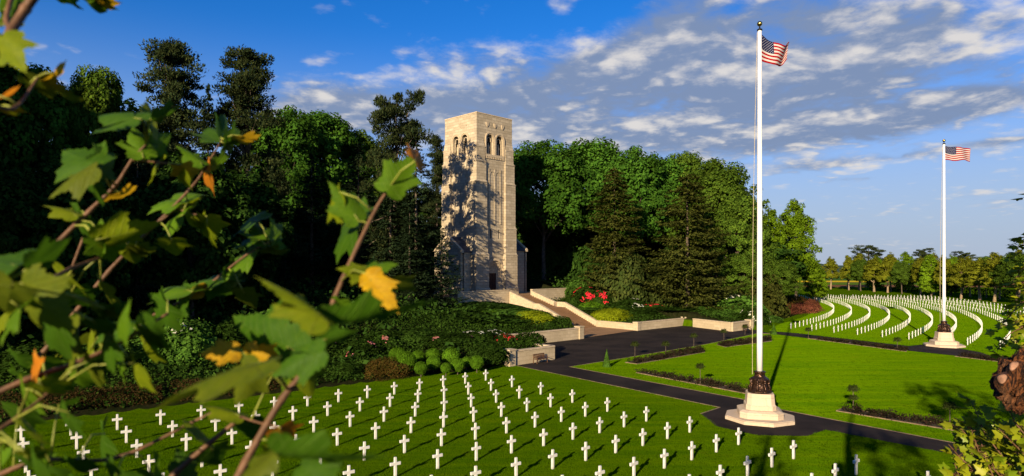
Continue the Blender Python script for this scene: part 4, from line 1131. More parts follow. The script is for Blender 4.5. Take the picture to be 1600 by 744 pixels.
for px, Y, top, wid, lab in [(845, 150, 372, 80, 'big dark bush under the oaks right of the tower foot'), (890, 156, 366, 90, 'big dark bush in deep shade between the oak trunks'), (940, 150, 372, 80, 'big dark bush behind the drooping conifer'), (810, 160, 380, 70, 'dark bush directly behind the right transept')]:
    shrub('darkleaf', px, Y, top, wid, lab, n=3000, size=.14)
# low clipped border hedge at the lawn edge
def hedge(name, A, B, w, h, mat, label, size=.12, dens=420, catg='hedge', z=None):
    global rng; rng = np.random.default_rng(int(abs(A[0] * 13 + A[1] * 7)) + 5)
    a = np.array(A); b = np.array(B); L = np.linalg.norm(b - a); n = int(dens * L)
    t = (b - a) / L; nn = np.array([-t[1], t[0]])
    q = rng.uniform(0, 1, n); side = rng.integers(0, 3, n)
    u = np.where(side == 0, rng.uniform(-1, 1, n), np.where(side == 1, -1, 1.)) * w / 2; v = np.where(side == 0, 1., rng.uniform(0, 1, n)) * h
    k = 1 + .10 * np.sin(q * L * 1.7) + .06 * np.sin(q * L * 4.1) + rng.normal(0, .05, n)
    P = np.zeros((n, 3)); P[:, :2] = t * (q * L)[:, None] + nn * (u * k)[:, None]; P[:, 2] = v * k
    N = np.zeros((n, 3)); N[:, :2] = nn * np.where(side == 0, 0, np.where(side == 1, -1, 1.))[:, None]; N[:, 2] = (side == 0)
    V, F = quads(P, N + rdir(n) * .8, size, .65)
    V[:, 2] += terrain(V[:, 0] + a[0], V[:, 1] + a[1]) if z is None else z
    o = obj(name, npmesh('foliage', V, F, M[mat])); o.location = (A[0], A[1], 0)
    return tag(o, label, catg)
hedge('border_hedge', (-34.5, 41.2), (-25.5, 46.6), 2.2, .9, 'brownhedge', 'low brownish clipped hedge at the lawn edge above the first crosses')
hedge('border_hedge', (-25.0, 47.0), (-19.0, 51.6), 2.0, .85, 'brownhedge', 'low brownish clipped hedge at the lawn edge under the white-flowered shrubs')
# hedge behind the row trees
for i in range(6):
    a0, a1 = -50 + i * 10.0, -40.3 + i * 10.0
    p, q = [(C2[0] + 254 * math.cos(R(a)), C2[1] + 254 * math.sin(R(a))) for a in (a0, a1)]
    hedge('boundary_hedge', p, q, 3., 2.3 if i < 5 else 1.2, 'darkleaf', 'dark boundary hedge behind the row trees, %s length from the right-hand end' % ORD[i + 1], .45, 60)

# understory of the wood: nobody could count it
def understory():
    global rng; rng = np.random.default_rng(77)
    n = 90000
    X = rng.uniform(-75, 75, n); Y = rng.uniform(52, 190, n); x, y = WL(X, Y)
    r = np.hypot(X + 99, Y - 226)
    ok = ~((abs(x) < 20) & (y < 14) & (y > -60)) & (((y > -30) & (r < 172)) | ((x < -38) & (y > -41.5 + np.clip(-37 - x, 0, 60) * .13))) & (X > -.85 * Y - 4)
    ok &= ~((x > 17) & (r > 170))
    X, Y = X[ok], Y[ok]; n = len(X)
    cl = .5 + .5 * np.sin(X * .7 + 1.3 * np.sin(Y * .45)) * np.sin(Y * .62 + np.sin(X * .33))
    x, y = WL(X, Y); Z = terrain(X, Y) + rng.uniform(0, 1, n) ** 1.5 * (.6 + 3.2 * cl) * np.where(y > 12, 1.9, np.where(y > -30, 1, .35))
    V, F = quads(np.stack([X, Y, Z], 1), rdir(n) + np.array([0, 0, .6]), .55, .7)
    tag(obj('undergrowth', npmesh('undergrowth', V, F, M['darkleaf'])), 'dark leafy undergrowth covering the wooded slope', 'undergrowth', kind='stuff')
understory()

def ground_cover():
    global rng; rng = np.random.default_rng(78); n = 90000
    x = rng.uniform(-75, 17, n); y = rng.uniform(-43.5, -11.3, n)
    y0 = -43.4 + np.clip(-37 - x, 0, 60) * .13
    left = (x < -3.8) & (y > np.where(x < -29.8, y0, -33.0)) & (x < -3.8 - np.clip(-25.3 - y, 0, 9) * 1.06)
    rgt = (x > 3.7) & (y > -32.8) | (x > 12.6 + (y + 44.5) * .338) & (x < 16.6) & (y > -43.6) & (y < -37)
    ok = left | rgt; x, y = x[ok], y[ok]; X, Y = LW(x, y); n = len(X)
    cl = .5 + .5 * np.sin(X * 1.3 + 1.3 * np.sin(Y * .8)) * np.sin(Y * 1.1 + np.sin(X * .7))
    Z = terrain(X, Y) + rng.uniform(0, 1, n) ** 1.3 * (.3 + .6 * cl) * np.clip((abs(x) - 3.5) / 5, .12, 1)
    V, F = quads(np.stack([X, Y, Z], 1), rdir(n) + np.array([0, 0, .7]), .26, .65)
    tag(obj('ground_cover', npmesh('ground_cover', V, F, M['rhodo'])), 'dark evergreen ground cover filling the shrub beds', 'ground cover', kind='stuff')
ground_cover()

# ------------------------------------------------------------------ flower beds, little standards, cones
def bed(pts, label, dens=70, h=.42):
    P = [gp(*p) for p in pts]; cx = sum(p[0] for p in P) / len(P); cy = sum(p[1] for p in P) / len(P)
    t = empty('flower_bed', (cx, cy, 0)); tag(t, label, 'flower bed')
    loc = [(x - cx, y - cy) for x, y in P]
    mb = MB(); mb.prism(loc, .0, .05, [(x * .985, y * .985) for x, y in loc]); mb.build('soil', M['soil'], t)
    mb = MB()
    for a, b in zip(loc, loc[1:] + loc[:1]):
        a, b = Vector(a), Vector(b); d = (b - a).normalized(); n = Vector((-d.y, d.x)) * .03
        q = [a - n, b - n, b + n, a + n]; mb.prism([(p.x, p.y) for p in q], 0, .075)
    mb.build('edging', M['kerb'], t)
    global rng; rng = np.random.default_rng(int(abs(cx * 31 + cy * 17)))
    import mathutils.geometry as mg
    tri = [(loc[0], loc[i], loc[i + 1]) for i in range(1, len(loc) - 1)]
    ar = [abs((b[0] - a[0]) * (c[1] - a[1]) - (c[0] - a[0]) * (b[1] - a[1])) / 2 for a, b, c in tri]
    Q = []
    for (a, b, c), A in zip(tri, ar):
        m = max(3, int(A * 6.5)); u, v = rng.random(m), rng.random(m); f = u + v > 1; u[f], v[f] = 1 - u[f], 1 - v[f]
        Q.append(np.stack([a[0] + (b[0] - a[0]) * u + (c[0] - a[0]) * v, a[1] + (b[1] - a[1]) * u + (c[1] - a[1]) * v], 1))
    Q = np.concatenate(Q); k = 46
    C = np.repeat(Q, k, 0); n = len(C); g = rng.normal(0, .14, (n, 2)); z = rng.uniform(.05, h, n) * np.repeat(rng.uniform(.6, 1.4, len(Q)), k)
    V, F = quads(np.concatenate([C + g, z[:, None]], 1), rdir(n) + np.array([0, 0, .5]), .12, .6)
    o = obj('bed_plants', npmesh('bed_plants', V, F, M['bedplant']), t); o['kind'] = 'stuff'
bed([(977, 567), (1093, 545), (1101, 551), (995, 569.5)], 'dark planted strip in the lawn below the court, nearer of the two by the court')
bed([(1120, 539.2), (1203, 527.5), (1206, 533.5), (1133, 543)], 'dark planted strip in the lawn reaching the nearer flagpole from the court')
bed([(994, 583), (1004, 581.5), (1178, 611), (1176, 618)], 'long thin planted strip along the path left of the nearer flagpole')
bed([(1307, 643), (1318, 638.5), (1500, 667.5), (1522, 679)], 'planted strip along the path in the shade of trees right of the flagpole')
bed([(1262, 529.5), (1290, 531.5), (1418, 546.5), (1416, 550)], 'thin planted strip along the far path before the curved rows')
bed([(1492, 557.5), (1510, 556.5), (1600, 566.5), (1596, 570)], 'short planted strip along the far path right of the farther flagpole')
def standard(px, py, h, r, label, two=False):
    X, Y = gp(px, py); t = empty('standard_shrub', (X, Y, 0)); tag(t, label, 'small tree', 'little standard shrubs around the lawn')
    mb = MB(); mb.tube([(0, 0, 0), (.015, .01, h * .5), (0, 0, h - r * .6)], [.035, .028, .02], 6)
    for a in (0, 2.1, 4.2): mb.tube([(0, 0, h - r * 1.2), (r * .5 * math.cos(a), r * .5 * math.sin(a), h - r * .3)], [.016, .008], 5)
    mb.build('stem', M['bark'], t)
    o = obj('crown', shrub_mesh('yew', 420, .28, 71, .35, zmin=-.6), t); o.location = (0, 0, h - r * .55); o.scale = (r, r, r * .75)
    if two: o = obj('crown', o.data, t); o.location = (.02, 0, h - r * 2.3); o.scale = (r * .85, r * .85, r * .6)
for px, py, h, r, lab in [(992, 557, 1.55, .42, 'thin-stemmed little standard shrub next to the cone topiary at the court edge'), (1040, 556.5, 1.55, .42, 'little standard shrub in the middle of the nearer court strip'),
    (1084, 542.5, 1.6, .42, 'little standard shrub at the far end of the nearer court strip'), (1131, 533.5, 1.55, .42, 'little standard shrub at the start of the farther court strip'),
    (1164, 523.5, 1.4, .4, 'little standard shrub in front of the far bench'), (1094, 602, 1.75, .36, 'slender standard shrub in the long strip left of the flagpole'),
    (1484, 671, 1.6, .38, 'little standard shrub in the shaded strip'),
    (1263, 529.5, 1.45, .42, 'little standard shrub on the far path crossed by the pole shadow'), (1402, 547.5, 1.45, .42, 'little standard shrub on the far path left of the farther flagpole')]:
    standard(px, py, h, r, lab)
standard(1333, 642, 1.7, .36, 'two-tiered standard shrub at the left end of the shaded strip', True)
def cone(px, py, h, r, label):
    X, Y = gp(px, py); t = empty('cone_topiary', (X, Y, 0)); tag(t, label, 'topiary', 'clipped cone shrubs')
    global rng; rng = np.random.default_rng(3)
    n = 1600; q = rng.random(n) ** .6; a = rng.uniform(0, 6.283, n); rr = r * q * (1 + .06 * np.sin(5 * a)) * rng.uniform(.9, 1.05, n)
    P = np.stack([rr * np.cos(a), rr * np.sin(a), h * (1 - q) + .02], 1); N = np.stack([np.cos(a), np.sin(a), np.full(n, .4)], 1)
    V, F = quads(P, N + rdir(n) * .6, .085, .6); obj('foliage', npmesh('foliage', V, F, M['hedge']), t)
    mb = MB(); mb.tube([(0, 0, 0), (0, 0, h * .7)], [.04, .015], 6); mb.build('stem', M['bark'], t)
cone(948, 573.5, 1.75, .42, 'clipped cone topiary at the corner of the lawn by the court')
cone(1209, 523, 1.6, .5, 'clipped cone topiary at the start of the far path')

# ------------------------------------------------------------------ overhanging sycamore branches close by
HALF = [(0, 0), (.07, -.05), (.20, -.06), (.33, -.02), (.44, .06), (.385, .11), (.43, .17), (.36, .23), (.41, .30), (.47, .37), (.60, .55), (.49, .55), (.44, .62), (.36, .57), (.26, .59), (.27, .70), (.195, .745), (.185, .83), (.115, .865), (.10, .95), (.04, .98), (0, 1.08)]
TIPS = {4, 10, 21}
def leaf_mesh(L, W, fold, curl, wave, seed, mat, stalk=None):
    rs = random.Random(seed)
    out = [(x, y, i in TIPS) for i, (x, y) in enumerate(HALF)] + [(-x, y, i in TIPS) for i, (x, y) in list(enumerate(HALF))[-2:0:-1]]
    out = [(x * rs.uniform(.93, 1.07), y * rs.uniform(.97, 1.03), t) for x, y, t in out]
    c = (0, .16); S = (.28, .52, .76, 1.)
    asym = rs.uniform(-.12, .12)
    def zf(x, y):
        return -fold * abs(x) ** 1.2 - curl * (y - .2) * abs(y - .2) * .8 + wave * math.sin(7 * x + 4.3 * y + seed) * (.25 + abs(x)) + asym * x * y
    V = [(0, c[1] * L, zf(*c) * L)]; A = [1.]; n = len(out)
    for s in S:
        for x, y, tip in out:
            X = x * s; Y = c[1] + (y - c[1]) * s
            V.append((X * L * W, Y * L, zf(X, Y) * L)); A.append(1. if tip else (.94 if x == 0 else .0))
    F3 = [(0, 1 + i, 1 + (i + 1) % n) for i in range(n)]
    F4 = [(1 + r * n + i, 1 + (r + 1) * n + i, 1 + (r + 1) * n + (i + 1) % n, 1 + r * n + (i + 1) % n) for r in range(3) for i in range(n)]
    nb = len(F3) + len(F4)
    if stalk is not None:
        b = len(V); V += [tuple(v) for v in stalk.v]; A += [0.] * len(stalk.v); F4 += [tuple(i + b for i in f) for f in stalk.f]
    me = bpy.data.meshes.new('leaf'); me.from_pydata(V, [], F3 + F4); me.materials.append(mat); me.materials.append(M['petiole'])
    me.polygons.foreach_set('material_index', [0] * nb + [1] * (len(F3) + len(F4) - nb))
    me.polygons.foreach_set('use_smooth', [True] * len(me.polygons)); me.update()
    luv = me.attributes.new('luv', 'FLOAT_VECTOR', 'POINT'); luv.data.foreach_set('vector', (np.array(V, np.float32) / L).ravel())
    a = me.attributes.new('vein', 'FLOAT', 'POINT'); a.data.foreach_set('value', np.array(A, np.float32))
    return me
def branch(label, stems, leaves, loc_px, name='sycamore_branch'):
    """stems: [(points (px,py,depth), r0, r1)]; leaves: (base px, base py, tip px, tip py, depth, roll, colour[, width[, tip depth factor[, fold]]])"""
    o0 = at(*loc_px)
    t = empty(name, o0); tag(t, label, 'branch', 'overhanging sycamore branches')
    SP = []; mb = MB(); tw = MB()
    for pts, r0, r1 in stems:
        P = [at(*p) for p in pts]; Q = []
        for i in range(len(P) - 1):                 # Catmull-Rom with slight knobbly nodes
            p0, p1, p2, p3 = P[max(i - 1, 0)], P[i], P[i + 1], P[min(i + 2, len(P) - 1)]
            for k in range(6):
                u = k / 6; Q.append(.5 * ((2 * p1) + (p2 - p0) * u + (2 * p0 - 5 * p1 + 4 * p2 - p3) * u * u + (3 * p1 - p0 - 3 * p2 + p3) * u ** 3))
        Q.append(P[-1]); SP += Q; n = len(Q)
        tw = MB(); tw.tube([q - o0 for q in Q], [(r0 + (r1 - r0) * i / (n - 1)) * (1.22 if i % 6 == 0 else 1) for i in range(n)], 8); tw.build('twig', M['twig'], t, smooth=True)
    seed = 0
    for lf in leaves:
        bx, by, tx, ty, d, roll, col = lf[:7]; W = lf[7] if len(lf) > 7 else 1.; k = lf[8] if len(lf) > 8 else 1.06; fold = lf[9] if len(lf) > 9 else .22
        B = at(bx, by, d); T = at(tx, ty, d * k); y = T - B; L = y.length / 1.04; y.normalize(); seed += 1
        view = (Vector((0, 0, CAMZ)) - (B + T) / 2).normalized()
        n0 = (view - y * view.dot(y)).normalized(); n0 = Matrix.Rotation(R(roll), 3, y) @ n0; x = y.cross(n0)
        mw = Matrix((x, y, n0)).transposed().to_4x4(); mw.translation = B - o0
        S = min(SP, key=lambda q: (q - B).length); pet = None
        if .002 < (S - B).length < .2:
            m = (S + B) / 2 + Vector((0, 0, .12 * (S - B).length)); inv = mw.inverted()
            pet = MB(); pet.tube([inv @ (q - o0) for q in (S, m, B, B + y * L * .17)], [.0024, .0017, .0016, .0009], 6)
        me = leaf_mesh(L * .93, W * .70, fold, .18 + .2 * random.random(), .07, seed + int(bx), LM[col], pet)
        o = obj('leaf', me, t); o.matrix_local = mw
        if col in 'or': o['label'] = 'yellowing leaf' if col == 'o' else 'small orange leaf'
    return t
# the branch reaching up in front of the tower
bA = branch('nearest overhanging twig with large leaves reaching up before the tower and spruces',
 [([(330, 830, 1.02), (384, 722, 1.08), (440, 625, 1.12), (500, 545, 1.16), (522, 468, 1.2), (560, 382, 1.24), (588, 325, 1.27), (606, 297, 1.28)], .0072, .0026),
  ([(225, 800, 1.2), (272, 742, 1.2), (328, 692, 1.22), (378, 652, 1.24)], .0062, .004),
  ([(378, 652, 1.24), (410, 662, 1.22), (440, 668, 1.2)], .0026, .0014)],
 [(604, 300, 655, 229, 1.27, -14, 'g', 1.0, 1.03, .15), (648, 252, 661, 230, 1.25, 20, 'r', 1.1),
  (561, 346, 514, 276, 1.25, 22, 'g', .95, .98, .3), (530, 300, 498, 352, 1.24, 58, 'y', .9), (562, 358, 512, 346, 1.34, 10, 'd', 1.3, 1.1),
  (558, 428, 624, 404, 1.24, -52, 'g', 1.25, 1.02), (576, 428, 524, 416, 1.2, 40, 'y', 1.15, .97), (572, 428, 622, 494, 1.12, 14, 'o', .95, .98, .3), (612, 440, 655, 462, 1.2, 40, 'b', .9),
  (512, 506, 408, 412, .80, 56, 'y', .8, 1.0, .3), (505, 503, 690, 499, .86, 80, 'd', .9, 1.0, .2),
  (470, 552, 338, 492, 1.16, -20, 'd', .95, 1.05), (452, 556, 392, 470, 1.3, 12, 'd', .9, 1.05), (500, 532, 566, 520, 1.05, 55, 'd', 1.1, 1.),
  (505, 548, 412, 588, .95, 30, 'd', 1.0, 1.), (472, 560, 492, 632, 1.2, -18, 'y', 1.15, 1.02), (470, 566, 432, 618, 1.24, 20, 'g', 1.1, 1.02),
  (428, 566, 200, 615, .82, 80, 'b', .75, .95, .15), (373, 548, 306, 553, 1.1, 14, 'o', 1.05, .97), (384, 542, 424, 596, 1.08, 40, 'o', .8, 1.), (405, 566, 360, 642, .95, 10, 'b', 1.0, 1.02), (398, 548, 440, 562, 1.1, 42, 'o', .9),
  (430, 704, 606, 738, .75, 74, 'd', .95, .98, .15), (430, 710, 340, 765, .75, 52, 'b', 1.0, 1.), (470, 730, 550, 790, .75, 30, 'd', 1., 1.),
  (436, 668, 462, 702, 1.2, 10, 'r', 1.1), (425, 690, 452, 720, 1.1, 20, 'y', 1.), (380, 652, 300, 618, 1.24, 64, 'y', .9, 1.), (385, 655, 398, 700, 1.3, 20, 'd', 1.1),
  (520, 470, 566, 490, 1.2, 62, 'g', 1., 1.), (325, 694, 290, 640, 1.22, 66, 'y', .8), (330, 700, 345, 735, 1.26, 0, 'd', 1.2), (275, 745, 325, 700, 1.3, 20, 'd', 1.2)],
 (384, 722, 1.08))
mb = MB(); mb.tube([at(492, 557, 1.155) - bA.location, at(499, 545, 1.158) - bA.location, at(503, 533, 1.16) - bA.location], [.006, .0085, .003], 8); mb.build('bud', M['bud'], bA, smooth=True)
branch('overhanging leafy twigs in the upper part, before the left-hand pines',
 [([(20, 470, 1.3), (90, 381, 1.35), (140, 330, 1.38), (180, 290, 1.4), (206, 250, 1.42), (228, 226, 1.43)], .0066, .002),
  ([(60, 560, 1.5), (170, 424, 1.55), (232, 362, 1.58), (276, 326, 1.6)], .006, .0018), ([(276, 326, 1.6), (300, 334, 1.6), (322, 337, 1.6)], .0022, .0012),
  ([(232, 362, 1.58), (300, 292, 1.62), (328, 250, 1.66), (347, 218, 1.68)], .004, .0016), ([(206, 250, 1.42), (250, 254, 1.44), (282, 258, 1.45)], .0026, .0014),
  ([(180, 520, 1.75), (300, 462, 1.72), (380, 402, 1.7), (424, 376, 1.7)], .0045, .0016), ([(130, 372, 1.5), (105, 440, 1.5), (72, 537, 1.5)], .003, .0035)],
 [(224, 246, 208, 188, 1.42, 12, 'g', 1.15, 1.02), (232, 240, 276, 206, 1.45, 30, 'g', 1.1, 1.05), (222, 187, 146, 168, 1.3, 56, 'd', 1.1), (236, 186, 292, 176, 1.3, 60, 'd', 1.0), (238, 205, 240, 150, 1.4, 58, 'y', .8),
  (152, 262, 84, 222, 1.2, 18, 'd', 1.25, 1.03), (150, 262, 60, 304, 1.18, 62, 'b', 1.1, .98), (150, 266, 194, 238, 1.22, 20, 'd', 1.2), (150, 275, 120, 300, 1.25, 30, 'd', 1.2),
  (122, 338, 66, 310, 1.36, 54, 'y', 1., 1.), (128, 330, 110, 370, 1.4, 44, 'd', 1.1), (150, 375, 262, 352, 1.3, 44, 'y', .9, 1.02), (152, 372, 182, 420, 1.3, 18, 'g', 1.15), (160, 368, 130, 392, 1.32, 40, 'g', 1.1),
  (318, 258, 274, 220, 1.62, 46, 'g', 1.0, 1.), (346, 222, 328, 186, 1.68, 24, 'd', 1.2), (350, 224, 388, 208, 1.68, 40, 'd', 1.2), (345, 215, 366, 176, 1.7, 48, 'd', 1.), (378, 212, 388, 234, 1.68, 14, 'o', 1.1), (328, 262, 368, 246, 1.66, 58, 'g', .9),
  (282, 258, 302, 293, 1.45, 18, 'o', .95), (286, 262, 268, 282, 1.46, 40, 'y', 1.), (328, 270, 309, 281, 1.64, 30, 'r', 1.2), (250, 254, 228, 268, 1.44, 64, 'y', 1.),
  (284, 320, 250, 298, 1.6, 40, 'g', 1.1), (292, 318, 304, 332, 1.6, 10, 'y', 1.4), (292, 312, 276, 294, 1.62, 20, 'g', 1.2), (286, 336, 244, 352, 1.58, 58, 'g', .9), (322, 338, 337, 382, 1.6, 22, 'y', 1.05), (324, 352, 310, 372, 1.6, 34, 'y', 1.2), (300, 340, 288, 356, 1.6, 20, 'y', 1.),
  (268, 374, 275, 408, 1.55, 10, 'y', 1.1), (198, 382, 210, 420, 1.5, 18, 'y', 1.2), (212, 384, 230, 414, 1.5, 24, 'b', 1.), (186, 300, 198, 318, 1.4, 0, 'o', 1.2),
  (420, 384, 402, 338, 1.7, 26, 'g', 1.1), (424, 378, 450, 348, 1.7, 34, 'g', 1.1), (416, 388, 441, 410, 1.7, 46, 'b', 1.), (404, 346, 368, 340, 1.72, 44, 'd', 1.2), (402, 396, 342, 410, 1.68, 58, 'g', 1.1), (408, 376, 372, 366, 1.7, 50, 'd', 1.),
  (356, 440, 328, 418, 1.7, 36, 'd', 1.2), (352, 440, 398, 412, 1.7, 40, 'd', 1.2), (300, 452, 320, 474, 1.68, 10, 'o', 1.2), (300, 456, 246, 438, 1.66, 60, 'g', 1.1), (296, 466, 258, 482, 1.66, 34, 'd', 1.2), (378, 452, 402, 490, 1.7, 26, 'b', .9), (330, 450, 370, 470, 1.74, 30, 'd', 1.2)],
 (140, 330, 1.38))
low = [(34, 442, 110, 522, .95, 46, 'b', 1.25, .97, .35), (20, 440, 2, 500, .86, 20, 'b', 1.2), (44, 420, 122, 374, .95, 50, 'd', 1.25), (30, 416, -40, 398, .95, 40, 'd', 1.2), (106, 430, 88, 448, 1.3, 10, 'y', 1.3),
  (112, 455, 150, 486, 1.35, 20, 'd', 1.3), (158, 440, 172, 494, 1.4, 66, 'b', 1.), (212, 514, 164, 490, 1.25, 36, 'd', 1.2), (212, 512, 256, 500, 1.25, 44, 'd', 1.3), (196, 520, 150, 520, 1.25, 54, 'y', 1.1), (60, 592, 30, 594, 1.1, 0, 'r', 1.4), (95, 500, 40, 545, 1.0, 30, 'd', 1.2)]
rl = random.Random(5)
for i in range(64):
    bx = rl.uniform(-10, 270); by = rl.uniform(470, 750)
    if bx > 60 and 640 < by < 715 and rl.random() < .72: continue
    if bx > 150 and 580 < by < 715 and rl.random() < .8: continue
    an = rl.uniform(.1, 2.6); Lp = rl.uniform(30, 64)
    low.append((bx, by, bx + Lp * math.cos(an) * rl.choice((1, 1, -1)), by + Lp * math.sin(an) * .8, rl.uniform(.85, 1.5), rl.uniform(15, 68), rl.choice('ddddggyyb'), rl.uniform(.95, 1.25)))
branch('overhanging shaded leafy twigs low down before the border hedge and first crosses',
 [([(-60, 640, 1.1), (40, 594, 1.15), (125, 565, 1.2), (197, 530, 1.25), (262, 490, 1.3)], .0062, .0026), ([(-80, 500, .95), (-10, 470, .96), (60, 446, 1.1), (110, 420, 1.25), (156, 403, 1.35)], .0058, .003),
  ([(-40, 760, 1.2), (60, 720, 1.2), (180, 716, 1.24), (300, 660, 1.3), (340, 640, 1.3)], .0055, .002), ([(-30, 690, 1.0), (30, 650, 1.05), (80, 610, 1.1)], .004, .002)],
 low, (40, 594, 1.15))
branch('overhanging yellow-green leaves hanging in at the top before the sky',
 [([(90, -80, 1.0), (62, -20, 1.0), (40, 14, 1.0), (18, 48, .98), (-8, 90, .95), (-30, 150, .95)], .0075, .006), ([(40, -60, 1.05), (20, -10, 1.03), (10, 30, 1.0), (18, 48, .98)], .004, .004), ([(190, -70, 1.3), (155, -30, 1.3), (150, -6, 1.3)], .003, .0015), ([(120, -60, 1.3), (98, -20, 1.3)], .003, .0015), ([(-30, 150, .95), (20, 170, 1.0), (60, 120, 1.1)], .004, .0015)],
 [(6, 54, 34, 112, .95, 24, 'y', 1.2, .98), (4, 60, -30, 110, .95, 20, 'y', 1.1), (2, 22, 44, 2, 1.02, 42, 'g', 1.2), (14, 20, 60, -12, 1.05, 30, 'g', 1.1), (98, -16, 88, 17, 1.3, 14, 'g', 1.1), (150, -6, 150, 33, 1.3, 16, 'g', 1.1), (156, -4, 172, 28, 1.3, 30, 'o', 1.0), (8, 40, -20, 20, 1., 30, 'b', 1.),
  (62, 118, 82, 166, 1.1, 20, 'b', 1.1), (84, 114, 98, 126, 1.1, 0, 'o', 1.2), (90, 140, 122, 172, 1.15, 66, 'b', 1.), (48, 130, 52, 146, 1.1, 30, 'y', 1.), (0, 150, 6, 160, 1.0, 0, 'r', 1.3), (4, 165, 12, 188, 1.0, 24, 'y', 1.2)],
 (40, 14, 1.0))

# the sycamore they belong to, standing behind the viewpoint to the left
def sycamore():
    global rng; rng = np.random.default_rng(9)
    X, Y = -3.6, -2.6
    t = empty('sycamore_tree', (X, Y, th(X, Y))); tag(t, 'sycamore standing behind the viewpoint whose branches hang into view', 'tree')
    mb = MB(); mb.tube([(0, 0, -.3), (0, 0, .5), (.1, .1, 2.5), (.1, .2, 5.5)], [.3, .24, .19, .08], 10)
    C = []
    for i in range(6):
        s = 1.2 - 1.9 * rng.random() ** 1.0; u = rng.uniform(-2.2, 2.4)      # across and along the light
        C.append((s * .885 + u * .46, -s * .46 + u * .885, rng.uniform(2.3, 4.9)))
    for c in C: mb.tube([(.1, .15, 2.2), (c[0] * .5, c[1] * .5, 1.2 + c[2] * .6), c], [.06, .035, .01], 6)
    mb.build('trunk', M['bark'], t, smooth=True)
    P = np.concatenate([np.array(c) + rdir(46) * rng.uniform(.1, .52, (46, 1)) for c in C])
    V, F = quads(P, rdir(len(P)) + np.array([0, 0, .7]), .17, .85); obj('crown', npmesh('crown', V, F, M['oakwarm']), t)
sycamore()

# ------------------------------------------------------------------ right-hand edge: pruned trunk with burl, shoots
def burl_tree():
    d = 4.2; c = at(1612, 598, d)
    X, Y = 4.05, 4.35
    t = empty('pruned_tree', (X, Y, th(X, Y))); tag(t, 'old pruned tree with a knobbly reddish burl and pale cut stubs at the right edge', 'tree')
    o0 = Vector((X, Y, th(X, Y)))
    mb = MB(); mb.tube([(0, 0, -.3), (0, 0, .5), (-.05, 0, c.z - o0.z), (.08, .05, c.z - o0.z + 1.1), (.35, -.1, c.z - o0.z + 2.4), (.5, -.5, c.z - o0.z + 3.8), (1.1, -.9, c.z - o0.z + 5.2)], [.36, .28, .25, .19, .13, .07, .015], 16)
    mb.tube([(.06, .04, c.z - o0.z + .9), (-.2, -.5, c.z - o0.z + 1.9), (-.1, -1.2, c.z - o0.z + 3.2), (.2, -1.8, c.z - o0.z + 4.4)], [.12, .09, .05, .012], 10); mb.build('trunk', M['barkwarm'], t, smooth=True)
    import bmesh
    bm = bmesh.new(); bmesh.ops.create_icosphere(bm, subdivisions=6, radius=1)
    from mathutils import noise as mn
    for v in bm.verts:
        p = v.co.normalized(); k = 1 + .20 * mn.noise(p * 2.3 + Vector((3, 1, 0))) + .15 * abs(mn.noise(p * 5)) + .14 * mn.noise(Vector((p.x * 8, p.y * 8, p.z * 2))) - .13 * abs(mn.noise(Vector((p.x * 17 + p.z * 3, p.y * 17, p.z * 3.2)))) + .05 * mn.noise(p * 22)
        v.co = Vector((p.x * .185 * k, p.y * .19 * k, p.z * .215 * k))
    me = bpy.data.meshes.new('burl'); bm.to_mesh(me); bm.free()
    tt = NT('burl_bark'); ob = tt.obj(); mp = tt.n('ShaderNodeMapping'); mp.inputs['Scale'].default_value = (1, 1, .28); tt.l(ob, mp.inputs[0])
    nz = tt.noise(mp.outputs[0], 34, 6, .7, 1.6); n2 = tt.noise(ob, 4, 4, .6)
    cc = tt.mix(tt.ramp(nz, .44, .58), (.010, .004, .002), (.20, .068, .020)); cc = tt.mix(tt.ramp(n2, .52, .68, 0, .45), cc, (.20, .10, .05))
    BURLM = tt.done(tt.pbr(cc, .7, normal=tt.bump(nz, 1., .05))); me.materials.append(BURLM); me.polygons.foreach_set('use_smooth', [True] * len(me.polygons))
    b = obj('burl', me, t); b.location = c + Vector((.02, .02, 0)) - o0; b.rotation_euler = (.2, .5, .3)
    M['cut'] = plain('cut_wood', (.24, .125, .075), .8, var=.45, nscale=16)
    for px, py, r, dx, dz, sq in ((1566, 592, .026, -.85, .45, 1.3), (1584, 572, .022, -.7, .7, 1.7)):
        p = at(px, py, d - .1); dv = Vector((dx, -.6, dz)).normalized()
        side = dv.cross(Vector((.5, 0, 1))).normalized(); up = side.cross(dv)
        for nm, rr, z0, z1, mt in (('branch_stub', (2.3, 1.6, 1.0), -.06, 0., BURLM), ('cut_face', (.95, .9, .6), .001, .012, M['cut'])):
            V = []; n = 16
            for q in range(3):
                c0 = p + dv * (z0 + (z1 - z0) * q / 2) - o0
                V += [tuple(c0 + (side * math.cos(6.2832 * k / n) + up * sq * math.sin(6.2832 * k / n)) * r * rr[q] * (1 + .10 * math.sin(3 * 6.2832 * k / n + px))) for k in range(n)]
            F = [(q * n + k, q * n + (k + 1) % n, (q + 1) * n + (k + 1) % n, (q + 1) * n + k) for q in range(2) for k in range(n)] + [tuple(range(2 * n, 3 * n))]
            mb = MB(); mb.add(V, F); mb.build(nm, mt, t, smooth=False)
burl_tree()
def more(n, seed, x0, x1, y0, y1, dx, dy, d0, d1):
    r = random.Random(seed); out = []
    for i in range(n):
        tx, ty, d = r.uniform(x0, x1), r.uniform(y0, y1), r.uniform(d0, d1)
        bx, by = tx + r.uniform(*dx), ty + r.uniform(*dy)
        out.append([(bx, by, d), (bx * .55 + tx * .45 + r.uniform(-8, 8), by * .55 + ty * .45, d + .05), (tx, ty, d + .1)])
    return out
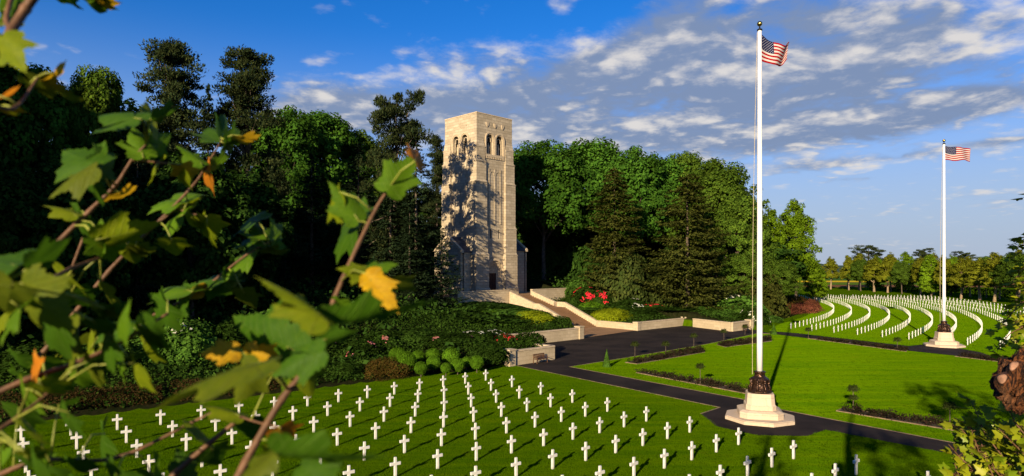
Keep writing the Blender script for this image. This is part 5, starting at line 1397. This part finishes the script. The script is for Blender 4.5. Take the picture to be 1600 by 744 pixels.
def shoots(label, stems, mat, size, spacing, name='leafy_shoot', seed=1, lobes=True):
    P0 = at(*stems[0][0]); t = empty(name, P0); tag(t, label, 'branch', None)
    rs = np.random.default_rng(seed); mb = MB(); LV = []; LF = []; nb = 0
    for pts in stems:
        P = [at(*p) for p in pts]; Q = []
        for i in range(len(P) - 1):
            for k in range(8): Q.append(P[i].lerp(P[i + 1], k / 8))
        Q.append(P[-1]); n = len(Q)
        mb.tube([q - P0 for q in Q], [.010 * (1 - .8 * i / n) for i in range(n)], 6)
        acc = 0; sd = 0
        for i in range(1, n):
            acc += (Q[i] - Q[i - 1]).length
            if acc > spacing and i > n * .12:
                acc = 0; tn = (Q[i] - Q[i - 1]).normalized()
                for sgn in (0, 1, 2):
                    sd = rs.uniform(0, 6.28); dr = (Vector((math.cos(sd), math.sin(sd), rs.uniform(-.35, .35))) + tn * .4).normalized()
                    L = size * rs.uniform(.6, 1.2); nrm = Vector((rs.normal(0, .5), -.45 + rs.normal(0, .5), .8 + rs.normal(0, .3))); nrm = (nrm - dr * nrm.dot(dr)).normalized(); x = dr.cross(nrm)
                    B = Q[i] + dr * size * .55
                    out = [(a, b) for a, b in HALF[::2]] + [HALF[21]] + [(-a, b) for a, b in HALF[-2:0:-2]]
                    c = B + dr * .35 * L - P0 + nrm * .02 * L; LV.append(c); ci = nb; nb += 1
                    for a, b in out: LV.append(B + x * a * L + dr * b * L - nrm * abs(a) * .25 * L - P0); nb += 1
                    m = len(out); LF += [(ci, ci + 1 + q, ci + 1 + (q + 1) % m) for q in range(m)]
                    mb.tube([Q[i] - P0, B - P0], [.0022, .0016], 4, False)
    mb.build('stems', M['twig'], t, smooth=True)
    obj('foliage', npmesh('foliage', [tuple(v) for v in LV], LF, M[mat]), t)
shoots('yellow-green maple shoots rising at the lower right corner below the burl',
 [[(1650, 800, 5.2), (1580, 730, 5.2), (1540, 680, 5.3), (1518, 626, 5.4)], [(1600, 820, 5.0), (1540, 750, 5.0), (1500, 715, 5.1), (1482, 694, 5.1)], [(1640, 780, 5.0), (1600, 720, 5.1), (1570, 690, 5.2), (1548, 655, 5.2)],
  [(1660, 760, 4.8), (1620, 700, 4.8), (1585, 660, 4.9), (1578, 640, 4.9)], [(1560, 830, 5.3), (1530, 770, 5.3), (1490, 735, 5.4)], [(1680, 800, 5.5), (1620, 740, 5.5), (1560, 720, 5.6), (1520, 690, 5.6)], [(1620, 830, 4.9), (1585, 770, 4.9), (1555, 735, 4.9), (1540, 705, 5.)],
  [(1650, 830, 5.2), (1610, 770, 5.2), (1590, 735, 5.2), (1592, 690, 5.2)], [(1580, 850, 5.6), (1545, 780, 5.6), (1530, 740, 5.6), (1505, 720, 5.6)], [(1660, 740, 5.), (1620, 690, 5.), (1600, 668, 5.)]] + more(40, 3, 1490, 1605, 655, 748, (20, 75), (60, 130), 4.8, 5.8),
 'shoot', .088, .055, seed=4)
shoots('leafy branch drooping into view above the burl at the right edge',
 [[(1700, 330, 7.5), (1640, 400, 7.5), (1600, 420, 7.6), (1562, 462, 7.6)], [(1690, 300, 7.2), (1640, 350, 7.2), (1605, 372, 7.2), (1578, 384, 7.3)], [(1700, 420, 7.), (1630, 450, 7.), (1590, 478, 7.), (1560, 515, 7.1)], [(1690, 470, 7.4), (1620, 500, 7.4), (1580, 520, 7.4), (1552, 548, 7.5)],
  [(1700, 500, 6.8), (1630, 530, 6.8), (1590, 545, 6.9), (1570, 580, 6.9)], [(1680, 250, 7.), (1630, 290, 7.), (1603, 310, 7.)], [(1700, 390, 7.8), (1640, 430, 7.8), (1600, 450, 7.8), (1588, 500, 7.8)]] + more(16, 6, 1566, 1606, 372, 548, (50, 110), (-70, -10), 6.8, 7.8),
 'shoot', .095, .065, seed=8)

# ------------------------------------------------------------------ camera, light, sky
cam = bpy.data.cameras.new('camera'); co = bpy.data.objects.new('camera', cam); COL.objects.link(co)
co.location = (0, 0, CAMZ); co.rotation_euler = (R(90), 0, 0)
cam.sensor_width = 36; cam.lens = 22.5; cam.shift_y = 43 / 1600; cam.clip_end = 9000; cam.clip_start = .05
cam.dof.use_dof = True; cam.dof.focus_distance = 70; cam.dof.aperture_fstop = 3.4
scn.camera = co
sun = bpy.data.lights.new('sun', 'SUN'); so = bpy.data.objects.new('sun', sun); COL.objects.link(so)
sun.energy = 5.0; sun.angle = R(.5); sun.color = (1., .83, .57)
dv = Vector((math.sin(SUN_AZ) * math.cos(SUN_EL), math.cos(SUN_AZ) * math.cos(SUN_EL), -math.sin(SUN_EL)))
so.rotation_euler = dv.to_track_quat('-Z', 'Y').to_euler(); so.location = (-20, -40, 40)

def build_world():
    w = bpy.data.worlds.new('World'); scn.world = w; w.use_nodes = True
    t = NT.__new__(NT); t.t = w.node_tree; t.t.nodes.clear(); out = t.n('ShaderNodeOutputWorld')
    sky = t.n('ShaderNodeTexSky', sky_type='NISHITA'); sky.sun_disc = False; sky.sun_elevation = SUN_EL
    sky.sun_rotation = SUN_AZ + math.pi; sky.altitude = 200; sky.air_density = 1.0; sky.dust_density = .3; sky.ozone_density = 3.5
    hs = t.n('ShaderNodeHueSaturation'); hs.inputs['Saturation'].default_value = 1.34; hs.inputs['Value'].default_value = 1.; t.l(sky.outputs[0], hs.inputs['Color'])
    d = t.n('ShaderNodeTexCoord').outputs['Generated']; s = t.n('ShaderNodeSeparateXYZ'); t.l(d, s.inputs[0]); x, y, z = s.outputs
    az = t.math('ARCTAN2', x, y); el = t.math('ARCSINE', z)
    # cloud layer seen in perspective
    den = t.math('ADD', t.math('MAXIMUM', z, 0.), .16)
    cv = t.n('ShaderNodeCombineXYZ'); t.l(t.math('DIVIDE', x, den), cv.inputs[0]); t.l(t.math('DIVIDE', y, den), cv.inputs[1])
    def off(v, o):
        n = t.n('ShaderNodeVectorMath', operation='ADD'); t.l(v, n.inputs[0]); n.inputs[1].default_value = o; return n.outputs[0]
    P = cv.outputs[0]
    n1 = t.noise(off(P, (3.1, 1.7, 0)), 2.1, 9, .6, .25)
    n1b = t.noise(off(P, (3.1 - .05, 1.7 - .12, 0)), 2.1, 9, .6, .25)      # towards the sun, for self-shading
    n2 = t.noise(off(P, (9, 4, 2)), .8, 3, .5)
    n4 = t.noise(off(P, (1, 7, 5)), 6., 7, .62, .4)
    def blob(px, py, rx, ry, wgt, tilt=0.):
        a0 = math.atan2(px - 800, 1000); e0 = math.atan2(415 - py, math.hypot(1000, px - 800))
        k = 1 / (1 + ((px - 800) / 1000) ** 2); ra = rx / 1000 * k; re = ry / 1000 * k ** .5
        da = t.math('SUBTRACT', az, a0); de = t.math('SUBTRACT', el, e0)
        c, sn = math.cos(tilt), math.sin(tilt)
        u = t.math('ADD', t.math('MULTIPLY', da, c / ra), t.math('MULTIPLY', de, sn / ra)); v = t.math('ADD', t.math('MULTIPLY', da, -sn / re), t.math('MULTIPLY', de, c / re))
        q = t.math('ADD', t.math('MULTIPLY', u, u), t.math('MULTIPLY', v, v))
        return t.math('MULTIPLY', t.math('EXPONENT', t.math('MULTIPLY', q, -1.)), wgt)
    m = None
    for b in [(520, 165, 150, 46, .80), (700, 180, 170, 46, .70), (690, 92, 95, 26, .42), (500, 92, 60, 14, .34), (930, 155, 200, 66, .76), (1130, 130, 220, 95, .85), (1010, 60, 120, 40, .50, .5), (1290, 70, 220, 80, .82), (1200, 200, 240, 40, .60), (1480, 170, 190, 26, .66, .12), (1560, 150, 90, 18, .3), (1340, 252, 200, 11, .52, .05), (1560, 222, 70, 7, .35), (1400, 276, 120, 6, .34), (1440, 30, 130, 40, .35), (872, 4, 36, 12, .42), (330, 45, 330, 75, -.42), (1580, 30, 40, 22, .3), (-300, 150, 300, 60, .5), (2100, 150, 400, 80, .6), (400, -500, 500, 160, .4), (1500, -500, 500, 160, .5)]:
        q = blob(*b); m = q if m is None else t.math('MAXIMUM', m, q) if False else t.math('ADD', m, q)
    m = t.math('MINIMUM', m, .86)
    dens = t.math('ADD', m, t.math('MULTIPLY', t.math('SUBTRACT', n1, .5), 1.75))
    dens = t.math('ADD', dens, t.math('MULTIPLY', t.math('SUBTRACT', n4, .5), .85))
    vo = t.n('ShaderNodeTexVoronoi', feature='SMOOTH_F1'); vo.inputs['Scale'].default_value = 9.; vo.inputs['Smoothness'].default_value = .8
    wv = t.n('ShaderNodeTexNoise'); wv.inputs['Scale'].default_value = 3.5; wv.inputs['Detail'].default_value = 5; t.l(P, wv.inputs['Vector'])
    ws = t.n('ShaderNodeVectorMath', operation='MULTIPLY_ADD'); t.l(wv.outputs['Color'], ws.inputs[0]); ws.inputs[1].default_value = (.5, .5, .5); t.l(P, ws.inputs[2]); t.l(ws.outputs[0], vo.inputs['Vector'])
    puff = t.ramp(vo.outputs['Distance'], .62, .12)
    dens = t.math('ADD', dens, t.math('MULTIPLY', t.math('SUBTRACT', puff, .5), .27))
    cover = t.ramp(dens, .03, .76)
    lit = t.math('MULTIPLY_ADD', t.math('SUBTRACT', n1, n1b), 3.6, t.math('MULTIPLY', t.math('SUBTRACT', n4, .5), 2.2))
    lit = t.math('ADD', lit, t.math('MULTIPLY', t.math('SUBTRACT', .62, dens), .55))
    lit = t.math('ADD', lit, t.math('MULTIPLY', t.math('SUBTRACT', n2, .5), .7))
    lit = t.math('ADD', lit, t.math('MULTIPLY', t.math('SUBTRACT', puff, .5), .55))
    cc = t.mix(t.ramp(lit, -.35, .62), (.30, .40, .62), (1.05, 1.0, .95))
    b1 = t.n('ShaderNodeBackground'); t.l(t.mix(1., hs.outputs[0], (.96, .90, 1.22), 'MULTIPLY'), b1.inputs[0]); b1.inputs[1].default_value = .066
    b2 = t.n('ShaderNodeBackground'); t.l(cc, b2.inputs[0]); b2.inputs[1].default_value = .36
    mx = t.n('ShaderNodeMixShader'); t.l(t.math('MULTIPLY', cover, .95), mx.inputs[0]); b3 = t.n('ShaderNodeBackground'); t.put(b3.inputs[0], (.205, .250, .330)); b3.inputs[1].default_value = .95     # thin veil of distant stratus low in the sky
    mv = t.n('ShaderNodeMixShader'); t.l(t.math('MULTIPLY', t.ramp(el, .36, .0), .93), mv.inputs[0]); t.l(b1.outputs[0], mv.inputs[1]); t.l(b3.outputs[0], mv.inputs[2])
    t.l(mv.outputs[0], mx.inputs[1]); t.l(b2.outputs[0], mx.inputs[2]); t.l(mx.outputs[0], out.inputs[0])
build_world()

scn.render.engine = 'CYCLES'
scn.view_settings.view_transform = 'Standard'; scn.view_settings.look = 'None'; scn.view_settings.gamma = 1; scn.view_settings.exposure = 1.0
c = scn.cycles
c.use_denoising = True; c.max_bounces = 6; c.diffuse_bounces = 3; c.transmission_bounces = 3; c.transparent_max_bounces = 4; c.caustics_reflective = False; c.caustics_refractive = False
c.sample_clamp_indirect = 6
